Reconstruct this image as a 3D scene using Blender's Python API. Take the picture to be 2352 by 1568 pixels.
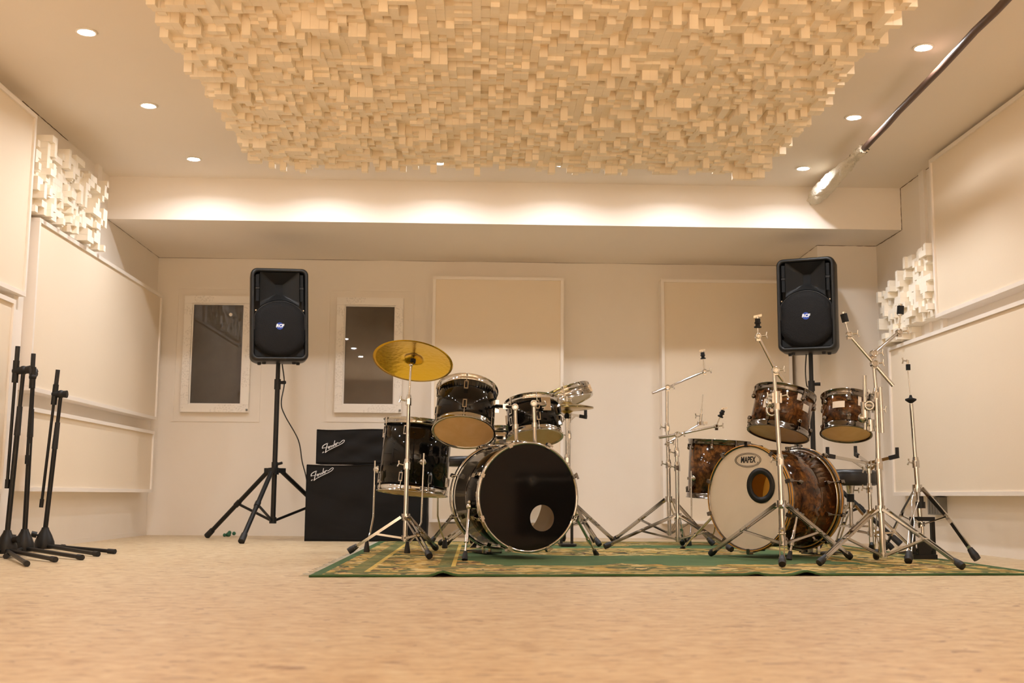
import bpy, math, random
from mathutils import Vector as V, Matrix

# ------------------------------------------------------------------ camera, world, exposure
for o in list(bpy.data.objects): bpy.data.objects.remove(o, do_unlink=True)
SC = bpy.context.scene
COL = SC.collection
W, H, F = 2352, 1568, 2652.2
PITCH, YAW, ROLL, EYE = .1328, .028, -.0074, .33
r0 = V((math.cos(YAW), -math.sin(YAW), 0)); f0 = V((math.sin(YAW), math.cos(YAW), 0)); zz = V((0, 0, 1))
FW = math.cos(PITCH)*f0 + math.sin(PITCH)*zz
u0 = -math.sin(PITCH)*f0 + math.cos(PITCH)*zz
RT = math.cos(ROLL)*r0 - math.sin(ROLL)*u0
UP = math.sin(ROLL)*r0 + math.cos(ROLL)*u0
EYEP = V((0, 0, EYE))
cd = bpy.data.cameras.new('camera'); cam = bpy.data.objects.new('camera', cd); COL.objects.link(cam)
cd.sensor_width = 36; cd.lens = F/W*36; cd.clip_start = .05; cd.clip_end = 60
cam.matrix_world = Matrix(((RT.x, UP.x, -FW.x, 0), (RT.y, UP.y, -FW.y, 0), (RT.z, UP.z, -FW.z, EYE), (0, 0, 0, 1)))
cd.dof.use_dof = True; cd.dof.focus_distance = 6.35; cd.dof.aperture_fstop = 4.0
SC.camera = cam
w = bpy.data.worlds.new('night'); SC.world = w; w.use_nodes = True
w.node_tree.nodes['Background'].inputs[0].default_value = (.01, .012, .02, 1)
w.node_tree.nodes['Background'].inputs[1].default_value = .2
SC.view_settings.view_transform = 'Standard'; SC.view_settings.look = 'None'
SC.view_settings.gamma = 1; SC.view_settings.use_curve_mapping = False
SC.view_settings.exposure = 0.18
LAMP_W = 6.9
REAR_W = 112.0        # unseen lamps added behind the camera to lift the overall light
LAMP_COL = (.98, 1.0, 1.05)
try:
    SC.cycles.diffuse_bounces = 8; SC.cycles.max_bounces = 12; SC.cycles.glossy_bounces = 4; SC.cycles.transmission_bounces = 4
except Exception: pass

def at(px, py, Y):            # point of the room at depth Y on the sight line of a measured photo point
    d = FW + RT*((px-W/2)/F) + UP*((H/2-py)/F); t = Y/d.y; return EYEP + d*t
def fl(px, py, z=0.):         # the same on the floor
    d = FW + RT*((px-W/2)/F) + UP*((H/2-py)/F); t = (z-EYE)/d.z; return EYEP + d*t

# ------------------------------------------------------------------ materials
MATS = {}
def mat(name, col, rough=.5, metal=0., **k):
    m = bpy.data.materials.new(name); m.use_nodes = True
    b = m.node_tree.nodes['Principled BSDF']
    b.inputs['Base Color'].default_value = (*col, 1); b.inputs['Roughness'].default_value = rough; b.inputs['Metallic'].default_value = metal
    for a, v in k.items():
        n = a.replace('_', ' ')
        if n in b.inputs: b.inputs[n].default_value = v
    MATS[name] = m; return m
def nn(m, t, **k):
    n = m.node_tree.nodes.new(t)
    for a, v in k.items():
        if hasattr(n, a): setattr(n, a, v)
    return n
def lk(m, a, b): m.node_tree.links.new(a, b)
def bsdf(m): return m.node_tree.nodes['Principled BSDF']
def coords(m, scale=(1, 1, 1), rot=(0, 0, 0), out='Object'):
    t = nn(m, 'ShaderNodeTexCoord'); mp = nn(m, 'ShaderNodeMapping')
    mp.inputs['Scale'].default_value = scale; mp.inputs['Rotation'].default_value = rot
    lk(m, t.outputs[out], mp.inputs['Vector']); return mp.outputs[0]
def noise(m, vec, scale, detail=4, rough=.55, dist=0.):
    n = nn(m, 'ShaderNodeTexNoise'); n.inputs['Scale'].default_value = scale; n.inputs['Detail'].default_value = detail
    n.inputs['Roughness'].default_value = rough; n.inputs['Distortion'].default_value = dist
    lk(m, vec, n.inputs['Vector']); return n.outputs[0]
def ramp(m, fac, stops, interp='LINEAR'):
    r = nn(m, 'ShaderNodeValToRGB'); cr = r.color_ramp; cr.interpolation = interp
    while len(cr.elements) < len(stops): cr.elements.new(.5)
    for e, (p, c) in zip(cr.elements, stops): e.position = p; e.color = (*c, 1)
    lk(m, fac, r.inputs[0]); return r.outputs[0]
def mix(m, fac, a, b, mode='MIX'):
    x = nn(m, 'ShaderNodeMix', data_type='RGBA', blend_type=mode)
    if isinstance(fac, (int, float)): x.inputs[0].default_value = fac
    else: lk(m, fac, x.inputs[0])
    for i, v in ((6, a), (7, b)):
        if isinstance(v, tuple): x.inputs[i].default_value = (*v, 1)
        else: lk(m, v, x.inputs[i])
    return x.outputs[2]
def mth(m, op, a, b=None, c=None):
    x = nn(m, 'ShaderNodeMath', operation=op)
    for i, v in enumerate((a, b, c)):
        if v is None: continue
        if isinstance(v, (int, float)): x.inputs[i].default_value = v
        else: lk(m, v, x.inputs[i])
    return x.outputs[0]
def bump(m, h, strength=.2, dist=.01):
    b = nn(m, 'ShaderNodeBump'); b.inputs['Strength'].default_value = strength; b.inputs['Distance'].default_value = dist
    lk(m, h, b.inputs['Height']); lk(m, b.outputs[0], bsdf(m).inputs['Normal'])

def paint(name, a, b, rough=.75, sc=1.6, bs=.08):
    m = mat(name, a, rough); v = coords(m)
    lk(m, ramp(m, noise(m, v, sc, 5), [(.3, a), (.75, b)]), bsdf(m).inputs['Base Color'])
    bump(m, noise(m, v, 45, 3), bs, .004); return m
paint('wall_paint', (.82, .762, .682), (.78, .715, .63))
paint('rear_wall_paint', (.50, .43, .35), (.46, .39, .31))
paint('ceiling_paint', (.81, .74, .65), (.79, .715, .62), sc=.7)
paint('beam_paint', (.85, .79, .715), (.83, .765, .69), sc=1)
paint('panel_fabric', (.80, .695, .55), (.78, .675, .53), .9, 1.1, .12)
paint('panel_frame', (.86, .80, .73), (.83, .765, .69), .5, 3, .03)
paint('foam_ceiling', (.92, .82, .66), (.88, .765, .60), .85, 7, .1)
paint('foam_wall', (.90, .84, .74), (.86, .79, .66), .85, 7, .1)
paint('window_frame', (.84, .80, .75), (.80, .75, .69), .35, 4, .02)
mat('crack', (.16, .11, .07), .9)

m = mat('floor_wood', (.7, .52, .33), .42)
va = coords(m, (7, 13, 1), (0, 0, .04)); vb = coords(m, (16, 34, 1), (0, 0, -.05)); vc = coords(m, (11, 24, 1), (0, 0, .22)); vd = coords(m, (.6, 1.1, 1)); vx3 = coords(m, (22, 60, 1))
c1 = ramp(m, noise(m, va, 1.3, 5, .62, .5), [(.34, (.50, .30, .15)), (.45, (.73, .535, .335)), (.54, (.81, .625, .42)), (.64, (.93, .78, .59))])
c2 = ramp(m, noise(m, vb, 1.2, 4, .6, .4), [(.34, (.42, .245, .12)), (.45, (.74, .545, .345)), (.54, (.83, .65, .445)), (.66, (.96, .83, .65))])
cc = mix(m, .55, c1, c2)
fleck = ramp(m, noise(m, vc, 1.25, 3, .5, .9), [(.64, (0, 0, 0)), (.67, (1, 1, 1))])
cc = mix(m, mth(m, 'MULTIPLY', fleck, .8), cc, (.28, .13, .06))
pale = ramp(m, noise(m, vd, 1.2, 4), [(.4, (0, 0, 0)), (.7, (1, 1, 1))])
cc = mix(m, mth(m, 'MULTIPLY', pale, .22), cc, (.88, .74, .56))
cc = mix(m, 1.0, cc, (.725, .725, .66), 'MULTIPLY')
lk(m, cc, bsdf(m).inputs['Base Color']); bump(m, noise(m, vx3, 1.6, 4, .6, .3), .06, .003)

mat('chrome', (.56, .545, .525), .10, 1.0)
mat('chrome_satin', (.78, .74, .68), .24, 1.0)
mat('black_nickel', (.20, .18, .165), .12, 1.0)
mat('rubber', (.012, .011, .011), .6)
mat('black_metal', (.008, .0075, .007), .4, 0, Specular_IOR_Level=.35)
mat('black_plastic', (.010, .0095, .009), .45, 0, Specular_IOR_Level=.35)
mat('speaker_plastic', (.011, .0105, .010), .42, 0, Specular_IOR_Level=.4)
mat('vent_black', (.002, .002, .002), .9)
mat('black_leather', (.012, .011, .012), .38)
mat('black_lacquer', (.004, .0035, .003), .05, 0, Specular_IOR_Level=.3)
mat('black_head', (.006, .005, .0045), .06, 0, Specular_IOR_Level=.22)
mat('felt_black', (.01, .01, .01), .95)
mat('white_plastic', (.82, .78, .72), .4)
mat('wood_inside', (.46, .30, .14), .5)
mat('badge_blue', (.015, .06, .33), .3)
mat('badge_white', (.85, .85, .85), .4)
mat('print_black', (.012, .010, .010), .5)
mat('grey_box', (.20, .19, .17), .5)
mat('green_cloth', (.03, .12, .06), .8)
mat('card_white', (.72, .66, .57), .7)
mat('pipe_brown', (.085, .045, .03), .45)
mat('gold_stripe', (.52, .24, .03), .25)
mat('cable', (.012, .011, .01), .5)

m = mat('grille', (.007, .006, .0055), .7, 0, Specular_IOR_Level=.2); v = coords(m, (1, 1, 1))
vo = nn(m, 'ShaderNodeTexVoronoi'); vo.inputs['Scale'].default_value = 230; lk(m, v, vo.inputs['Vector'])
bump(m, vo.outputs[0], .6, .003)
m = mat('foam_lagging', (.82, .74, .60), .9); v = coords(m); bump(m, noise(m, v, 55, 4), .9, .02)
m = mat('amp_cover', (.008, .007, .0065), .75, 0, Specular_IOR_Level=.2); v = coords(m, (1, 1, 2.2)); bump(m, noise(m, v, 2.6, 2, .4, .4), .35, .04)

m = mat('burl', (.1, .04, .015), .07, 0, Specular_IOR_Level=.35)
v = coords(m)
n1 = noise(m, v, 11, 7, .62, 1.6); n2 = noise(m, v, 38, 5, .7, .8)
cb = ramp(m, n1, [(.30, (.012, .006, .003)), (.44, (.055, .020, .006)), (.56, (.15, .056, .014)), (.72, (.22, .09, .024))])
cb = mix(m, ramp(m, n2, [(.42, (0, 0, 0)), (.62, (.75, .75, .75))]), cb, (.014, .007, .004))
lk(m, cb, bsdf(m).inputs['Base Color'])

m = mat('amber_head', (.55, .36, .17), .22); v = coords(m)
lk(m, ramp(m, noise(m, v, 6, 5, .6, .8), [(.3, (.66, .43, .20)), (.6, (.74, .51, .26)), (.8, (.80, .59, .33))]), bsdf(m).inputs['Base Color'])
m = mat('white_head', (.72, .64, .53), .45); v = coords(m)
lk(m, ramp(m, noise(m, v, 3, 4), [(.3, (.66, .575, .465)), (.7, (.74, .655, .545))]), bsdf(m).inputs['Base Color'])
m = mat('batter_head', (.75, .50, .18), .4)
tl_ = nn(m, 'ShaderNodeBsdfTranslucent'); tl_.inputs[0].default_value = (.95, .68, .25, 1); mx = nn(m, 'ShaderNodeMixShader'); mx.inputs[0].default_value = .65
lk(m, bsdf(m).outputs[0], mx.inputs[1]); lk(m, tl_.outputs[0], mx.inputs[2]); lk(m, mx.outputs[0], m.node_tree.nodes['Material Output'].inputs[0])
m = mat('clear_head', (.9, .85, .75), .08)
tr = nn(m, 'ShaderNodeBsdfTransparent'); mx = nn(m, 'ShaderNodeMixShader'); mx.inputs[0].default_value = .25
lk(m, tr.outputs[0], mx.inputs[1]); lk(m, bsdf(m).outputs[0], mx.inputs[2]); lk(m, mx.outputs[0], m.node_tree.nodes['Material Output'].inputs[0])
m = mat('brass', (.52, .31, .014), .25, 1.0); v = coords(m)
vo = nn(m, 'ShaderNodeTexVoronoi'); vo.inputs['Scale'].default_value = 42; lk(m, v, vo.inputs['Vector']); bump(m, vo.outputs[0], .07, .010)
mat('hat_brass', (.42, .30, .10), .25, 1.0)
m = mat('pane_glass', (.045, .037, .031), .012, 0, Specular_IOR_Level=.7); v = coords(m)
lk(m, ramp(m, noise(m, v, 2.2, 5, .6), [(.3, (.055, .044, .036)), (.75, (.085, .070, .058))]), bsdf(m).inputs['Base Color'])
m = mat('printed_film', (.80, .76, .70), .35)
v = coords(m, (1, 1, 1)); n1 = noise(m, coords(m, (26, 26, 26)), 3, 3); n2 = noise(m, coords(m, (3.4, 3.4, 3.4)), 2.4, 1)
msk = mth(m, 'MULTIPLY', mth(m, 'GREATER_THAN', n1, .55), mth(m, 'GREATER_THAN', n2, .53))
lk(m, mix(m, mth(m, 'MULTIPLY', msk, .28), (.83, .785, .72), (.36, .32, .28)), bsdf(m).inputs['Base Color'])

m = bpy.data.materials.new('lamp_lens'); m.use_nodes = True; MATS['lamp_lens'] = m
nt = m.node_tree; nt.nodes.remove(nt.nodes['Principled BSDF']); e = nt.nodes.new('ShaderNodeEmission')
e.inputs[0].default_value = (1, .95, .9, 1); e.inputs[1].default_value = 120; nt.links.new(e.outputs[0], nt.nodes['Material Output'].inputs[0])

# rug: woven border and medallion on green ground
m = mat('rug_pile', (.1, .2, .08), .95)
tc = nn(m, 'ShaderNodeTexCoord'); sp = nn(m, 'ShaderNodeSeparateXYZ'); lk(m, tc.outputs['UV'], sp.inputs[0])
U = mth(m, 'MULTIPLY', sp.outputs[0], 3.2); Vv = mth(m, 'MULTIPLY', sp.outputs[1], 3.5)
dU = mth(m, 'MINIMUM', U, mth(m, 'SUBTRACT', 3.2, U)); dV = mth(m, 'MINIMUM', Vv, mth(m, 'SUBTRACT', 3.5, Vv))
d = mth(m, 'MINIMUM', dU, dV)
cmb = nn(m, 'ShaderNodeCombineXYZ'); lk(m, U, cmb.inputs[0]); lk(m, Vv, cmb.inputs[1]); uv = cmb.outputs[0]
vor = nn(m, 'ShaderNodeTexVoronoi'); vor.inputs['Scale'].default_value = 13; vor.inputs['Randomness'].default_value = .85
dis = nn(m, 'ShaderNodeTexNoise'); dis.inputs['Scale'].default_value = 9; lk(m, uv, dis.inputs['Vector'])
off = nn(m, 'ShaderNodeVectorMath', operation='MULTIPLY_ADD'); lk(m, dis.outputs[1], off.inputs[0]); off.inputs[1].default_value = (.16, .16, 0); lk(m, uv, off.inputs[2])
lk(m, off.outputs[0], vor.inputs['Vector'])
sv = nn(m, 'ShaderNodeSeparateColor'); lk(m, vor.outputs['Color'], sv.inputs[0])
busy = ramp(m, sv.outputs[0], [(0, (.40, .255, .05)), (.22, (.11, .11, .02)), (.42, (.47, .32, .11)), (.56, (.25, .135, .02)), (.68, (.05, .075, .02)), (.82, (.52, .39, .16)), (.92, (.08, .03, .012))], 'CONSTANT')
edge = ramp(m, vor.outputs['Distance'], [(.012, (1, 1, 1)), (.03, (.4, .4, .4))])
vr2 = nn(m, 'ShaderNodeTexVoronoi'); vr2.inputs['Scale'].default_value = 27; lk(m, off.outputs[0], vr2.inputs['Vector'])
sv2 = nn(m, 'ShaderNodeSeparateColor'); lk(m, vr2.outputs['Color'], sv2.inputs[0])
busy2 = ramp(m, sv2.outputs[0], [(0, (.50, .35, .11)), (.3, (.07, .085, .02)), (.5, (.38, .23, .04)), (.70, (.03, .02, .010)), (.86, (.56, .43, .20))], 'CONSTANT')
busy = mix(m, mth(m, 'MULTIPLY', mth(m, 'GREATER_THAN', sv2.outputs[1], .62), .85), busy, busy2)
green = ramp(m, noise(m, uv, 5, 5), [(.3, (.050, .105, .032)), (.7, (.078, .142, .048))])
wob = mth(m, 'MULTIPLY', mth(m, 'SUBTRACT', noise(m, uv, 2.0, 3), .5), .95)
dw = mth(m, 'ADD', d, wob)
# medallion
ex = mth(m, 'DIVIDE', mth(m, 'SUBTRACT', U, 1.62), 1.0); ey = mth(m, 'DIVIDE', mth(m, 'SUBTRACT', Vv, 2.0), .62)
er = mth(m, 'ADD', mth(m, 'SQRT', mth(m, 'ADD', mth(m, 'MULTIPLY', ex, ex), mth(m, 'MULTIPLY', ey, ey))), mth(m, 'MULTIPLY', wob, .6))
infield = mth(m, 'MULTIPLY', mth(m, 'GREATER_THAN', dw, .66), mth(m, 'GREATER_THAN', er, .78))
col = mix(m, infield, busy, green)
def band(lo, hi): return mth(m, 'MULTIPLY', mth(m, 'GREATER_THAN', d, lo), mth(m, 'LESS_THAN', d, hi))
col = mix(m, mth(m, 'MULTIPLY', band(.13, .20), .8), col, (.10, .12, .03))
col = mix(m, mth(m, 'MULTIPLY', band(.20, .222), .8), col, (.55, .38, .08))
col = mix(m, mth(m, 'MULTIPLY', band(.50, .56), .75), col, (.10, .12, .03))
col = mix(m, mth(m, 'MULTIPLY', band(.56, .58), .8), col, (.58, .40, .08))
col = mix(m, mth(m, 'LESS_THAN', d, .045), col, (.045, .10, .03))
lk(m, col, bsdf(m).inputs['Base Color']); bump(m, noise(m, uv, 160, 2), .5, .006)
mat('rug_binding', (.045, .10, .03), .95)
mat('rug_fringe', (.42, .38, .30), .95)

# ------------------------------------------------------------------ mesh helpers
ORG = {}
def frame(n):
    n = V(n).normalized(); a = n.cross(V((0, 0, 1))) if abs(n.z) < .95 else n.cross(V((0, 1, 0)))
    a.normalize(); return a, n.cross(a).normalized(), n
class MB:
    def __init__(s): s.v = []; s.f = []; s.sm = []
    def add(s, vs, fs, smooth=False):
        k = len(s.v); s.v += [V(p) for p in vs]; s.f += [tuple(i+k for i in f) for f in fs]; s.sm += [smooth]*len(fs); return s
    def cyl(s, a, b, r, r2=None, n=12, caps=True):
        a, b = V(a), V(b); r2 = r if r2 is None else r2; x, y, _ = frame(b-a)
        vs = [a+(x*math.cos(t)+y*math.sin(t))*r for t in [2*math.pi*i/n for i in range(n)]] + [b+(x*math.cos(t)+y*math.sin(t))*r2 for t in [2*math.pi*i/n for i in range(n)]]
        s.add(vs, [(i, (i+1) % n, n+(i+1) % n, n+i) for i in range(n)], True)
        if caps:
            s.add(vs[:n], [tuple(range(n-1, -1, -1))]); s.add(vs[n:], [tuple(range(n))])
        return s
    def tube(s, pts, r, n=8):
        pts = [V(p) for p in pts]; rings = []; prev = None
        for i, p in enumerate(pts):
            t = (pts[min(i+1, len(pts)-1)]-pts[max(i-1, 0)]).normalized()
            if prev is None: x, y, _ = frame(t)
            else:
                x = (prev - t*prev.dot(t)).normalized(); y = t.cross(x)
            prev = x; rings.append([p+(x*math.cos(2*math.pi*j/n)+y*math.sin(2*math.pi*j/n))*r for j in range(n)])
        vs = [q for rr in rings for q in rr]
        s.add(vs, [(i*n+j, i*n+(j+1) % n, (i+1)*n+(j+1) % n, (i+1)*n+j) for i in range(len(pts)-1) for j in range(n)], True)
        s.add(rings[0], [tuple(range(n-1, -1, -1))]); s.add(rings[-1], [tuple(range(n))]); return s
    def box(s, c, size, R=None):
        c = V(c); hx, hy, hz = [q/2 for q in size]
        X, Y, Z = (V((1, 0, 0)), V((0, 1, 0)), V((0, 0, 1))) if R is None else R
        vs = [c+X*(sx*hx)+Y*(sy*hy)+Z*(sz*hz) for sx in (-1, 1) for sy in (-1, 1) for sz in (-1, 1)]
        return s.add(vs, [(0, 1, 3, 2), (4, 6, 7, 5), (0, 4, 5, 1), (2, 3, 7, 6), (0, 2, 6, 4), (1, 5, 7, 3)])
    def bar(s, a, b, wd, th, side=None):
        a, b = V(a), V(b); z = (b-a).normalized(); x = V(side) if side is not None else frame(z)[0]
        x = (x - z*x.dot(z)).normalized(); y = z.cross(x)
        return s.box((a+b)/2, (wd, th, (b-a).length), (x, y, z))
    def lathe(s, o, n, prof, seg=32, closed=False, smooth=True):
        o = V(o); x, y, z = frame(n); k = len(prof)
        vs = [o + z*h + (x*math.cos(2*math.pi*j/seg)+y*math.sin(2*math.pi*j/seg))*r for r, h in prof for j in range(seg)]
        fs = []
        for i in range(k if closed else k-1):
            i2 = (i+1) % k
            for j in range(seg): fs.append((i*seg+j, i*seg+(j+1) % seg, i2*seg+(j+1) % seg, i2*seg+j))
        s.add(vs, fs, smooth)
        if not closed:
            if prof[0][0] > 1e-6: s.add([vs[j] for j in range(seg)], [tuple(range(seg-1, -1, -1))])
            if prof[-1][0] > 1e-6: s.add([vs[(k-1)*seg+j] for j in range(seg)], [tuple(range(seg))])
        return s
    def torus(s, c, n, R, r, seg=40, k=8): return s.lathe(c, n, [(R+r*math.cos(2*math.pi*i/k), r*math.sin(2*math.pi*i/k)) for i in range(k)], seg, True)
    def ball(s, c, r, n=12): 
        return s.lathe(c, (0, 0, 1), [(max(1e-7, r*math.sin(math.pi*i/8)), -r*math.cos(math.pi*i/8)) for i in range(9)], n)
    def build(s, name, material, parent=None):
        o0 = ORG[parent.name] if parent is not None else V((0, 0, 0))
        me = bpy.data.meshes.new(name); me.from_pydata([tuple(p-o0) for p in s.v], [], s.f)
        me.polygons.foreach_set('use_smooth', s.sm); me.materials.append(MATS[material]); me.update()
        ob = bpy.data.objects.new(name, me); COL.objects.link(ob)
        if parent is not None: ob.parent = parent
        ORG[ob.name] = o0; return ob
def tag(o, label, cat, group=None):
    o['label'] = label; o['category'] = cat
    if group: o['group'] = group
    return o
def thing(name, label, cat, loc, group=None):
    o = bpy.data.objects.new(name, None); COL.objects.link(o); o.location = loc; ORG[o.name] = V(loc); o.empty_display_size = .05
    return tag(o, label, cat, group)
def struct(o): o['kind'] = 'structure'; return o
def sroot(name, loc):
    o = bpy.data.objects.new(name, None); COL.objects.link(o); o.location = loc; ORG[o.name] = V(loc); o['kind'] = 'structure'; return o
def slab(name, a, b, material): 
    a, b = V(a), V(b); return struct(MB().box((a+b)/2, tuple(b-a)).build(name, material))
def text_verts(body, size, shear=0., bold=0.):
    cu = bpy.data.curves.new('lettering', 'FONT'); cu.body = body; cu.size = size; cu.shear = shear; cu.offset = bold
    cu.align_x = 'CENTER'; cu.align_y = 'CENTER'; cu.extrude = .0004; cu.resolution_u = 3
    o = bpy.data.objects.new('lettering', cu); COL.objects.link(o)
    dg = bpy.context.evaluated_depsgraph_get(); me = bpy.data.meshes.new_from_object(o.evaluated_get(dg))
    vs = [v.co.copy() for v in me.vertices]; fs = [tuple(p.vertices) for p in me.polygons]
    bpy.data.objects.remove(o); bpy.data.meshes.remove(me); bpy.data.curves.remove(cu); return vs, fs
def lettering(body, size, o, X, Y, Z, material, parent, shear=0., bold=0., sx=1., name='lettering'):
    vs, fs = text_verts(body, size, shear, bold)
    return MB().add([V(o)+X*(p.x*sx)+Y*p.y+Z*p.z for p in vs], fs).build(name, material, parent)

# ------------------------------------------------------------------ room
XL, XR, YB, YF, ZC, ZB, YBM = -2.635, 3.021, 9.366, -3.8, 2.549, 2.243, 8.03
slab('floor', (XL-.2, YF-.2, -.1), (XR+.2, YB+.2, 0), 'floor_wood')
slab('ceiling', (XL-.2, YF-.2, ZC), (XR+.2, YB+.2, ZC+.12), 'ceiling_paint')
slab('wall_back', (XL-.2, YB, 0), (XR+.2, YB+.15, ZC), 'wall_paint')
slab('wall_left', (XL-.15, YF, 0), (XL, YB, ZC), 'wall_paint')
slab('wall_right', (XR, YF, 0), (XR+.15, YB, ZC), 'wall_paint')
slab('wall_front', (XL-.2, YF-.15, 0), (XR+.2, YF, ZC), 'rear_wall_paint')
slab('ceiling_beam', (XL, YBM, ZB), (XR, YB, ZC), 'beam_paint')
slab('pilaster', (2.566, 8.572, 0), (XR, YB, ZB), 'wall_paint')
# hairline cracks along the plaster joints
cr = MB(); random.seed(4)
def crack(a, b, r=.0022, n=14):
    a, b = V(a), V(b); pts = [a.lerp(b, i/n)+V((random.uniform(-1, 1), random.uniform(-1, 1), random.uniform(-1, 1)))*.0015 for i in range(n+1)]; cr.tube(pts, r, 4)
crack((XL, YB, ZB), (2.56, YB, ZB)); crack((XL, YBM+.02, ZB), (XL, YB, ZB)); crack((2.566, 8.572, ZB), (XR, 8.572, ZB), .003); crack((2.566, 8.572, ZB), (2.566, YB, ZB), .003)
crack((XR, YBM, ZB), (XR, 8.57, ZB), .004); crack((XR, YBM, ZB), (XR, YBM, ZC), .004); crack((XR, YBM, ZC), (XR, 7.3, ZC), .004); crack((XL, 6.45, ZC), (XL, 7.2, ZC), .004)
struct(cr.build('trim_1', 'crack'))
# cover strips on the side walls beside the beam
slab('trim_2', (XL, 7.72, 1.7), (XL+.025, 7.80, ZC), 'panel_frame')
slab('trim_3', (XR-.02, 7.55, 1.4), (XR, 7.64, ZC), 'panel_frame')
slab('trim_4', (XR-.03, 7.30, 1.4), (XR, 7.34, ZC), 'panel_frame')
slab('trim_5', (XL, 6.36, .1), (XL+.06, 6.50, 2.1), 'panel_frame')
slab('baseboard_left', (XL, YF, 0), (XL+.006, YB, .03), 'wall_paint')

# windows
def window(name, x0, x1, z0, z1):
    y = YB; r = sroot(name, ((x0+x1)/2, y, z0)); w_ = .062
    for q, (a, b) in enumerate((((x0-.075, z0-.075), (x1+.085, z0-.0601)), ((x0-.075, z1+.0601), (x1+.085, z1+.075)), ((x0-.075, z0-.06), (x0-.06, z1+.06)), ((x1+.07, z0-.06), (x1+.085, z1+.06)))):
        MB().box(((a[0]+b[0])/2, y-.003, (a[1]+b[1])/2), (b[0]-a[0], .006, b[1]-a[1])).build('plaster_band', 'wall_paint', r)
    for a, b in (((x0, z0), (x1, z0+w_)), ((x0, z1-w_), (x1, z1)), ((x0, z0+w_), (x0+w_, z1-w_)), ((x1-w_, z0+w_), (x1, z1-w_))):
        mb = MB().box(((a[0]+b[0])/2, y-.02, (a[1]+b[1])/2), (b[0]-a[0]-.0008, .04, b[1]-a[1]-.0008))
        mb.build('frame_member', 'printed_film', r)
    bd = .01
    for a, b in (((x0+w_, z0+w_), (x1-w_, z0+w_+bd)), ((x0+w_, z1-w_-bd), (x1-w_, z1-w_)), ((x0+w_, z0+w_+bd), (x0+w_+bd, z1-w_-bd)), ((x1-w_-bd, z0+w_+bd), (x1-w_, z1-w_-bd))):
        MB().box(((a[0]+b[0])/2, y-.012, (a[1]+b[1])/2), (b[0]-a[0], .024, b[1]-a[1])).build('glazing_bead', 'window_frame', r)
    MB().box(((x0+x1)/2, y-.006, (z0+z1)/2), (x1-x0-2*w_, .01, z1-z0-2*w_)).build('pane', 'pane_glass', r)
    MB().box((x1-.012, y-.043, z0+.02), (.016, .012, .016)).build('hinge_cap', 'grey_box', r)
    return r
w1 = window('window_1', -2.40, -1.855, .978, 1.925)
w2 = window('window_2', -1.168, -.628, .985, 1.925)
MB().cyl((-2.03, YB-.011, 1.775), (-2.03, YB-.018, 1.775), .014, n=12).build('sticker', 'white_plastic', w1)

# ------------------------------------------------------------------ acoustic wall panels
def wall_panel(label, o, U_, V_, N_, lu, lv, th, group, fr=.024, thing_name='acoustic_panel'):
    """o: corner on the wall, U_,V_: in-plane directions, N_: into the room"""
    o, U_, V_, N_ = V(o), V(U_), V(V_), V(N_)
    t = thing(thing_name, label, 'acoustic panel', o, group); R = (U_, N_, V_)
    c = o+U_*(lu/2)+V_*(lv/2)
    MB().box(c+N_*(th/2-.006), (lu-2*fr, th-.012, lv-2*fr), R).build('fabric', 'panel_fabric', t)
    for a in (0, 1):
        MB().box(o+U_*(lu/2)+V_*(fr/2+a*(lv-fr))+N_*(th/2), (lu, th, fr), R).build('frame_rail', 'panel_frame', t)
        MB().box(o+U_*(fr/2+a*(lu-fr))+V_*(lv/2)+N_*(th/2), (fr, th, lv-2*fr-.001), R).build('frame_rail', 'panel_frame', t)
    return t
X_, Y_, Z_ = V((1, 0, 0)), V((0, 1, 0)), V((0, 0, 1))
gl, gb, gr = 'acoustic panels on the left wall', 'acoustic panels on the back wall', 'acoustic panels on the right wall'
wall_panel('upper cream acoustic panel at the left edge, nearest the camera, just under the ceiling', (XL, 4.3, 1.41), Y_, Z_, X_, 2.13, 1.05, .10, gl)
wall_panel('lower cream acoustic panel at the left edge, behind the tallest microphone stand', (XL, 4.3, .32), Y_, Z_, X_, 2.0, 1.05, .10, gl)
wall_panel('large cream acoustic panel on the left wall, below the foam block panels', (XL, 6.56, .90), Y_, Z_, X_, 2.61, .995, .10, gl)
wall_panel('long low cream acoustic panel on the left wall, behind the microphone stands', (XL, 6.60, .335), Y_, Z_, X_, 2.53, .475, .10, gl)
wall_panel('tall cream acoustic panel on the back wall behind the black drum kit', (-.385, YB, .12), X_, Z_, -Y_, 1.06, 1.97, .145, gb)
wall_panel('tall cream acoustic panel on the back wall partly behind the right loudspeaker', (1.47, YB, .12), X_, Z_, -Y_, 1.06, 1.97, .145, gb)
wall_panel('upper cream acoustic panel high on the right wall, crossed by the pipe shadow', (XR, 7.25, 1.48), -Y_, Z_, -X_, 2.4, 1.045, .10, gr)
wall_panel('lower cream acoustic panel on the right wall, behind the hi-hat stand', (XR, 8.13, .35), -Y_, Z_, -X_, 2.9, 1.05, .10, gr)

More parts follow.
